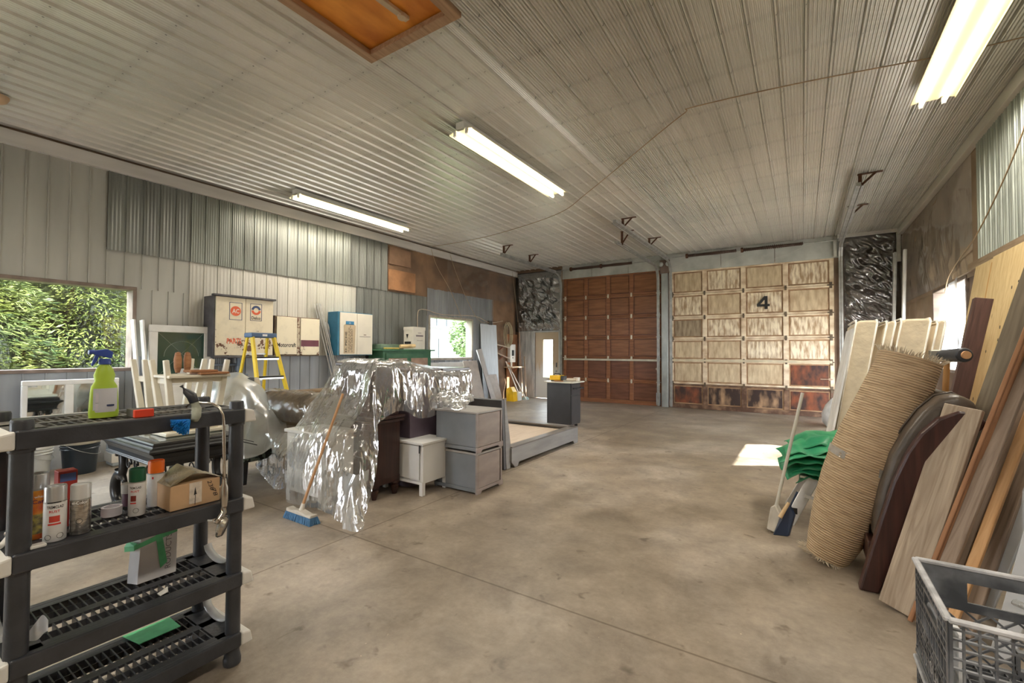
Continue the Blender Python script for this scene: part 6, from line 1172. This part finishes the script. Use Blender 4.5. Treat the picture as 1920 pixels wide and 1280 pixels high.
for c in [o for o in bpy.data.objects if o.name.startswith('plywood_sheet') and 'wide' in o['label']]: nh.build('nail_holes', ink, c)
lt = MB()
for k, (y, w_) in enumerate(((4.5, .05), (4.43, .04), (4.34, .05))): pass
plank('rough_strip', (1.20, 4.75, 0), (1.50, 4.85, 1.9), .05, .03, wood('rough strip wood', (.20, .13, .07), (.42, .30, .16)), 'rough thin strip at the edge of the wide plywood sheet', L=2.1, cat='strip')
# mattresses
mq = mat('cream quilted ticking', (.70, .61, .45), .8, var=.08, scale=7, bump=.35, bscale=16); pip = mat('white piping', (.80, .78, .72), .6)
def mattress(x0, x1, y0, y1, zt, lean_, lab):
    t = thing('mattress', lab, 'mattress', ((x0+x1)/2, y0, 0), 'cream mattresses standing on edge')
    s = MB(); mb = MB(); n = 10
    def fn(u, v): return V(0, 0, 0)
    mb.prism([(x0, y0, .02), (x1, y0, .0), (x1+lean_, y0, zt-.03), (x1+lean_-.03, y0, zt), (x0+lean_+.04, y0, zt), (x0+lean_, y0, zt-.04)], (0, y1-y0, 0)); mb.build('body', mq, t, bevel=.035, seg=4, smooth='auto')
    p = MB()
    for xx in (x0+.012, x1-.012): p.tube([(xx, y0-.004, .03), (xx+lean_, y0-.004, zt-.03), (xx+lean_, y0+.04, zt+.003), (xx+lean_, y1, zt+.003)], .011, 6)
    p.build('piping', pip, t, smooth=True); return t
mattress(.20, .40, 6.05, 6.98, 1.80, .27, 'cream mattress nearest the open floor'); mattress(.43, .52, 6.0, 6.95, 1.78, .29, 'thin cream box spring between the first two mattresses')
mattress(.545, .79, 6.0, 6.95, 1.80, .29, 'cream mattress in the middle of the row'); mattress(.82, .90, 6.02, 6.95, 1.77, .29, 'thin cream mattress nearest the plywood')
wl2 = MB().box((.20, 6.9, .2), (.22, 6.98, .9))
o = MB().prism([(.165, 6.06, .04), (.185, 6.03, .04), (.47, 6.03, 1.72), (.455, 6.06, 1.72)], (-.0, .9, 0)).build('mattress_wrap', mat('white mattress wrap', (.82, .81, .78), .5)); tag(o, 'white plastic wrap on the open-floor side of the first mattress', 'wrap')
# steel studs standing in the corner
for k, (x, y, zt, lb) in enumerate(((1.46, 10.9, 3.33, 'grey steel stud standing in the far corner, nearer the overhead door'), (1.54, 10.5, 3.30, 'bright steel stud standing in the far corner, nearer the viewer'))):
    o = MB().bar((x-.12, y-.2, .01), (x, y, zt), .09, .04, (1, 0, 0)).bar((x-.10, y-.225, .01), (x+.02, y-.025, zt), .012, .02).build('steel_stud', alu if k else steel, bevel=.004); tag(o, lb, 'stud')
o = MB().cyl((1.1, 7.6, 1.94), (1.22, 7.4, 1.96), .055, n=18).build('duct_offcut', alu, smooth='auto'); bpy.data.objects.remove(o)
# white bag behind mattress
wbg = thing('white_sack', 'full white sack on the floor beyond the mattresses', 'sack', (.55, 11.2, 0))
MB().lathe((.58, 10.9, 0), [(.20, 0), (.27, .08), (.28, .25), (.22, .42), (.12, .55), (.05, .62), (0, .63)], 20).build('sack_body', mat('white sack film', (.74, .73, .72), .4, var=.12, scale=7, bump=.5, bscale=10), wbg, smooth=True)
MB().box((.45, 10.63, .33), (.56, 10.655, .36)).build('print_mark', redp, wbg)
# plastic over the right window
o = drape([[(1.60, 7.6, 2.40), (1.64, 8.1, 2.36), (1.66, 8.7, 2.12), (1.66, 8.95, 1.98)], [(1.60, 7.6, 2.0), (1.62, 8.0, 1.95), (1.64, 8.5, 1.8), (1.66, 8.9, 1.7)], [(1.62, 7.6, 1.5), (1.62, 8.0, 1.5), (1.64, 8.4, 1.4), (1.66, 8.9, 1.3)]], 30, 30, .02, 6, seed=2).build('window_plastic', film('hazy film', body=.3, rough=.3, wr=6, strength=.6, col=(.75, .75, .75)), smooth=True); tag(o, 'hazy plastic hanging loose over the small right-hand window', 'plastic film')
# mallet hanging in front of the timber
ml = thing('sledgehammer', 'sledgehammer with worn grey head and orange-brown handle standing among the leaning timber', 'hammer', (.95, 4.9, 0))
MB().cyl((.96, 5.0, 1.43), (1.03, 4.72, 1.44), .05, .055, 18).build('rubber_head', blackp, ml, bevel=.01, seg=2, smooth='auto'); MB().cyl((1.0315, 4.714, 1.44), (1.036, 4.70, 1.44), .030, n=16).build('wood_core', mat('end grain', (.62, .34, .16), .7), ml)
MB().box((.88, 4.98, 1.38), (.98, 5.05, 1.48)).build('head', mat('worn steel', (.30, .28, .24), .5, .5), ml, bevel=.008)
MB().cyl((.97, 4.92, 1.40), (.90, 4.95, .01), .020, .022, 12).build('handle', wood('hammer handle wood', (.40, .19, .06), (.58, .30, .10), knots=False), ml, smooth='auto')
plank('dark_plank', (.86, 5.3, 0), (.90, 5.25, 1.34), .10, .05, kp, 'short dark plank standing behind the rug roll top', L=1.36)
# step stool with green tarp
st_ = thing('step_stool', 'small white aluminium step stool under the green tarp', 'step stool', (.05, 4.6, 0))
MB().bar((-.115, 4.50, .01), (.075, 4.62, .40), .085, .022, (0, 1, 0)).build('front_rail', mat('white aluminium', (.78, .79, .80), .35, .2), st_, bevel=.004)
MB().bar((.29, 4.62, .01), (.15, 4.70, .42), .09, .022, (0, 1, 0)).build('rear_rail', alu, st_, bevel=.004)
MB().bar((-.115, 5.0, .01), (.075, 5.0, .40), .09, .022, (0, 1, 0)).bar((.29, 5.0, .01), (.15, 5.0, .42), .08, .02, (0, 1, 0)).build('far_rail', alu, st_, bevel=.004)
MB().bar((.0, 4.55, .245), (.22, 4.56, .215), .012, .028).build('brace', white, st_, bevel=.003); MB().box((-.03, 4.60, .38), (.22, 5.02, .405)).build('step', alu, st_, bevel=.004)
MB().box((-.10, 4.484, .10), (-.05, 4.4855, .15)).build('warning_label', ink, st_)
grn = mat('green tarp', (.012, .22, .10), .42, var=.25, scale=5, bump=.2, bscale=14, col2=(.05, .34, .15))
TP = thing('green_tarp', 'crumpled folded green tarp on the white step stool', 'tarp', (.1, 4.8, .41))
mb = MB()
def fold(z, x0, x1, y0, y1, s_, up):
    def fn(u, v):
        e = 1-abs(2*v-1)**3; x = x0+(x1-x0)*u+.03*math.sin(v*7+s_); y = y0+(y1-y0)*v
        q = noise.noise(V(u*3+s_, v*3, s_)); r_ = 1-abs(noise.noise(V(u*2.5-s_, v*2.5+u*2, s_+4)))*2.2
        return V(x+q*.03, y+.02*r_, z+up*u+.025*q+.018*r_-(.06*(1-min(1, u*5)))-(.05*(1-min(1, v*5))))
    mb.grid(fn, 26, 22)
for k, (z, x0, x1, y0, y1, up) in enumerate(((.43, -.06, .34, 4.55, 5.05, .0), (.47, -.12, .36, 4.50, 5.1, .02), (.51, -.10, .36, 4.53, 5.1, .03), (.555, -.17, .36, 4.50, 5.15, .03), (.60, -.19, .34, 4.48, 5.12, .04), (.645, -.14, .34, 4.52, 5.15, .04), (.69, -.06, .34, 4.60, 5.2, .03))):
    fold(z, x0, x1, y0, y1, k*3.1, up)
mb.build('folded_tarp', grn, TP, smooth=True, solid=.006)
for c in TP.children: c.modifiers[0].offset = 0
# broom, dustpan and hand brush
wp_ = thing('floor_broom', 'broom with a pale pole standing with its dustpan by the step stool', 'broom', (-.2, 4.3, 0))
MB().cyl((-.20, 4.28, .17), (-.005, 4.44, 1.12), .0125, n=12).build('pole', mat('pale pole', (.64, .62, .54), .45), wp_, smooth='auto'); MB().cyl((-.16, 4.313, .365), (-.128, 4.339, .52), .0132, n=12).build('orange_sleeve', mat('orange sleeve', (.70, .30, .08), .5), wp_) if 0 else None
MB().prism([(-.26, 4.22, .02), (-.19, 4.20, -.0+.005), (-.165, 4.24, .14), (-.20, 4.27, .21), (-.235, 4.26, .19)], (.02, .07, 0)).build('broom_head', mat('dusty pale plastic', (.58, .54, .46), .6, var=.2), wp_, bevel=.006)
dp = thing('dustpan', 'dark blue dustpan standing upright behind the broom head', 'dustpan', (-.12, 4.32, 0))
MB().prism([(-.215, 4.17, .0), (-.11, 4.20, .0), (-.07, 4.24, .16), (-.10, 4.26, .22), (-.14, 4.26, .20)], (.012, .03, 0)).build('pan', mat('dark blue plastic', (.02, .035, .075), .4), dp, bevel=.004); MB().bar((-.105, 4.27, .20), (-.045, 4.30, .34), .022, .014).build('handle', mat('dark blue plastic', (0, 0, 0)), dp, bevel=.004)
o = MB().cyl((-.165, 4.195, .14), (-.105, 4.24, .255), .016, .012, 12).build('brush_handle', wood('pale handle wood', (.60, .42, .22), (.72, .54, .32), knots=False), smooth='auto'); tag(o, 'short pale wooden brush handle in front of the blue dustpan', 'brush')
# aluminium door panels behind the crate
am = mat('white enamelled panel', (.66, .68, .70), .4, .1, .06)
plank('door_casing', (0.785, 3.094, 0.000), (0.864, 2.950, 0.633), .08, .03, am, 'broad white metal casing leaning at the picture edge beyond the crate', L=2.3, cat='casing')
slab('door_slab', 2.3, 4.45, mat('grey white door', (.40, .42, .44), .45, var=.08), 'large grey-white door slab leaning on the right wall behind the planks', 1.25, 1.62, 2.05, .035, 'door slab')
plank('door_casing', (0.839, 3.573, 0.000), (0.978, 3.500, 0.596), .06, .03, am, 'narrow white metal casing behind the dark-knotted plank', L=2.2, cat='casing')
o = MB().tube([(.82, 3.0, .30), (.86, 3.05, .36), (.93, 3.0, .35)], [.03, .045, .02], 10).build('plastic_wad', film('bunched film', body=.55), smooth=True); tag(o, 'crumpled clear plastic caught between the panels and planks', 'plastic')
# ------------------------------------------------------------------ milk crates
CX0, CX1, CY0, CY1 = .275, .640, 1.425, 1.790
crm = mat('grey black crate plastic', (.08, .088, .10), .36, var=.25, scale=10, col2=(.26, .275, .30), lo=.45, hi=.75)  # lattice tone lightened in place of highlights on its edges
def crate(z0, z1, lab):
    t = thing('milk_crate', lab, 'crate', ((CX0+CX1)/2, (CY0+CY1)/2, z0), 'stacked milk crates'); H = z1-z0; b = .0045
    mb = MB()
    for a, c in (((CX0, CY0), (CX1, CY0)), ((CX1, CY0), (CX1, CY1)), ((CX1, CY1), (CX0, CY1)), ((CX0, CY1), (CX0, CY0))): mb.bar((*a, z1-.006), (*c, z1-.006), .016, .012, (0, 0, 1), None, None)
    mb.build('rim', mat('highlit crate plastic', (.46, .47, .49), .4, var=.3, scale=20), t, bevel=.003)  # pale rim colour stands in for edge highlights
    def side(a, c, inward):
        a, c = V(*a, 0), V(*c, 0); L_ = (c-a).length; d = (c-a)/L_; ou = V(-d.y, d.x, 0)*inward; mb = MB()
        P = lambda s_, z, o=0.: a+d*s_+ou*o+V(0, 0, z0+z)
        def bv(s0, s1, q0, q1):
            mb.add([P(s0, q0, .0006), P(s1, q0, .0006), P(s1, q1, .0006), P(s0, q1, .0006), P(s0, q0, .0072), P(s1, q0, .0072), P(s1, q1, .0072), P(s0, q1, .0072)], [(0, 1, 2, 3), (7, 6, 5, 4), (0, 4, 5, 1), (1, 5, 6, 2), (2, 6, 7, 3), (3, 7, 4, 0)])
        def br(s0, s1, q0, q1, th=.008): # slab from s0..s1, z q0..q1
            mb.add([P(s0, q0), P(s1, q0), P(s1, q1), P(s0, q1), P(s0, q0, th), P(s1, q0, th), P(s1, q1, th), P(s0, q1, th)], [(0, 1, 2, 3), (7, 6, 5, 4), (0, 4, 5, 1), (1, 5, 6, 2), (2, 6, 7, 3), (3, 7, 4, 0)])
        h0, h1 = L_*.30, L_*.70; zh0, zh1 = H-.085, H-.045
        # upper lattice
        for z in (H-.028, H-.05, H-.072, H-.094, H-.116, H-.16, H-.185):
            if z > zh0 and z < zh1+.01: br(0, h0, z, z+b); br(h1, L_, z, z+b)
            else: br(0, L_, z, z+b)
        for k in range(15):
            s_ = L_*k/14; bv(s_-b/2, s_+b/2, 0, zh0 if h0 < s_ < h1 else H-.01); 
            if h0 < s_ < h1: bv(s_-b/2, s_+b/2, zh1, H-.01)
        for s_ in (h0, h1): bv(s_-b, s_+b, zh0+b, zh1-b)
        br(h0, h1, zh0-b, zh0+b, .016); br(h0, h1, zh1-b, zh1+b, .016)
        br(0, L_, 0, .02); br(0, L_, H*.22, H*.22+b)
        # diagonal lattice below
        for k in range(-2, 9):
            s0, s1 = L_*k/7, L_*(k+2)/7
            for u0, u1 in ((s0, s1), (s1, s0)):
                pa, pb = [u0, .02], [u1, H*.42]; 
                if min(u0, u1) < 0 or max(u0, u1) > L_: continue
                oo = .0034 if u0 < u1 else .0046; mb.bar(P(pa[0], pa[1], oo), P(pb[0], pb[1], oo), .005, .0052, ou)
        return mb.build('side', crm, t)
    side((CX0, CY1), (CX0, CY0), -1) if 0 else side((CX0, CY0), (CX0, CY1), -1); side((CX0, CY0), (CX1, CY0), 1); side((CX1, CY0), (CX1, CY1), 1)
    # far side: solid upper band with a hand hole
    mb = MB(); y = CY1; 
    for x0, x1, q0, q1 in ((CX0, CX1, H-.045, H-.008), (CX0, CX0+.11, H-.10, H-.045), (CX1-.11, CX1, H-.10, H-.045), (CX0, CX1, H-.125, H-.10), (CX0, CX1, 0, .02)): mb.box((x0, y-.006, z0+q0), (x1, y, z0+q1))
    for k in range(-3, 10):
        for sg in (0, 1):
            x0, x1 = CX0+.365*k/7, CX0+.365*(k+3)/7
            if x0 < CX0-.001 or x1 > CX1+.001: continue
            mb.bar((x0 if sg else x1, y-.0025-.001*sg, z0+.02), (x1 if sg else x0, y-.0025-.001*sg, z0+H-.125), .005, .0055, (0, 1, 0))
    mb.build('side', crm, t)
    mb = MB()
    for k in range(13):
        x = CX0+.365*k/12; mb.box((x-.002, CY0, z0+.004), (x+.002, CY1, z0+.012)); yy = CY0+.365*k/12; mb.box((CX0, yy-.002, z0+.004), (CX1, yy+.002, z0+.012))
    mb.build('grid_floor', crm, t)
    text('SUN', 'moulded_letters', (CX0-.004, CY1-.20, z0+.06), (0, -1, 0), (0, 0, 1), .11, mat('highlit crate plastic', (0, 0, 0)), t, height=.03)
    return t
o = MB().prism([(.305, 1.50, .585), (.305, 1.74, .585), (.32, 1.74, .73), (.32, 1.56, .75)], (.012, 0, 0)).build('white_sheet', mat('white plastic sheet', (.78, .79, .80), .4)); tag(o, 'white plastic sheet standing inside the top milk crate', 'sheet')
crate(.566, .845, 'top milk crate of the stack in the front corner of the picture'); crate(.283, .562, 'middle milk crate of the stack'); crate(.0, .279, 'bottom milk crate of the stack')
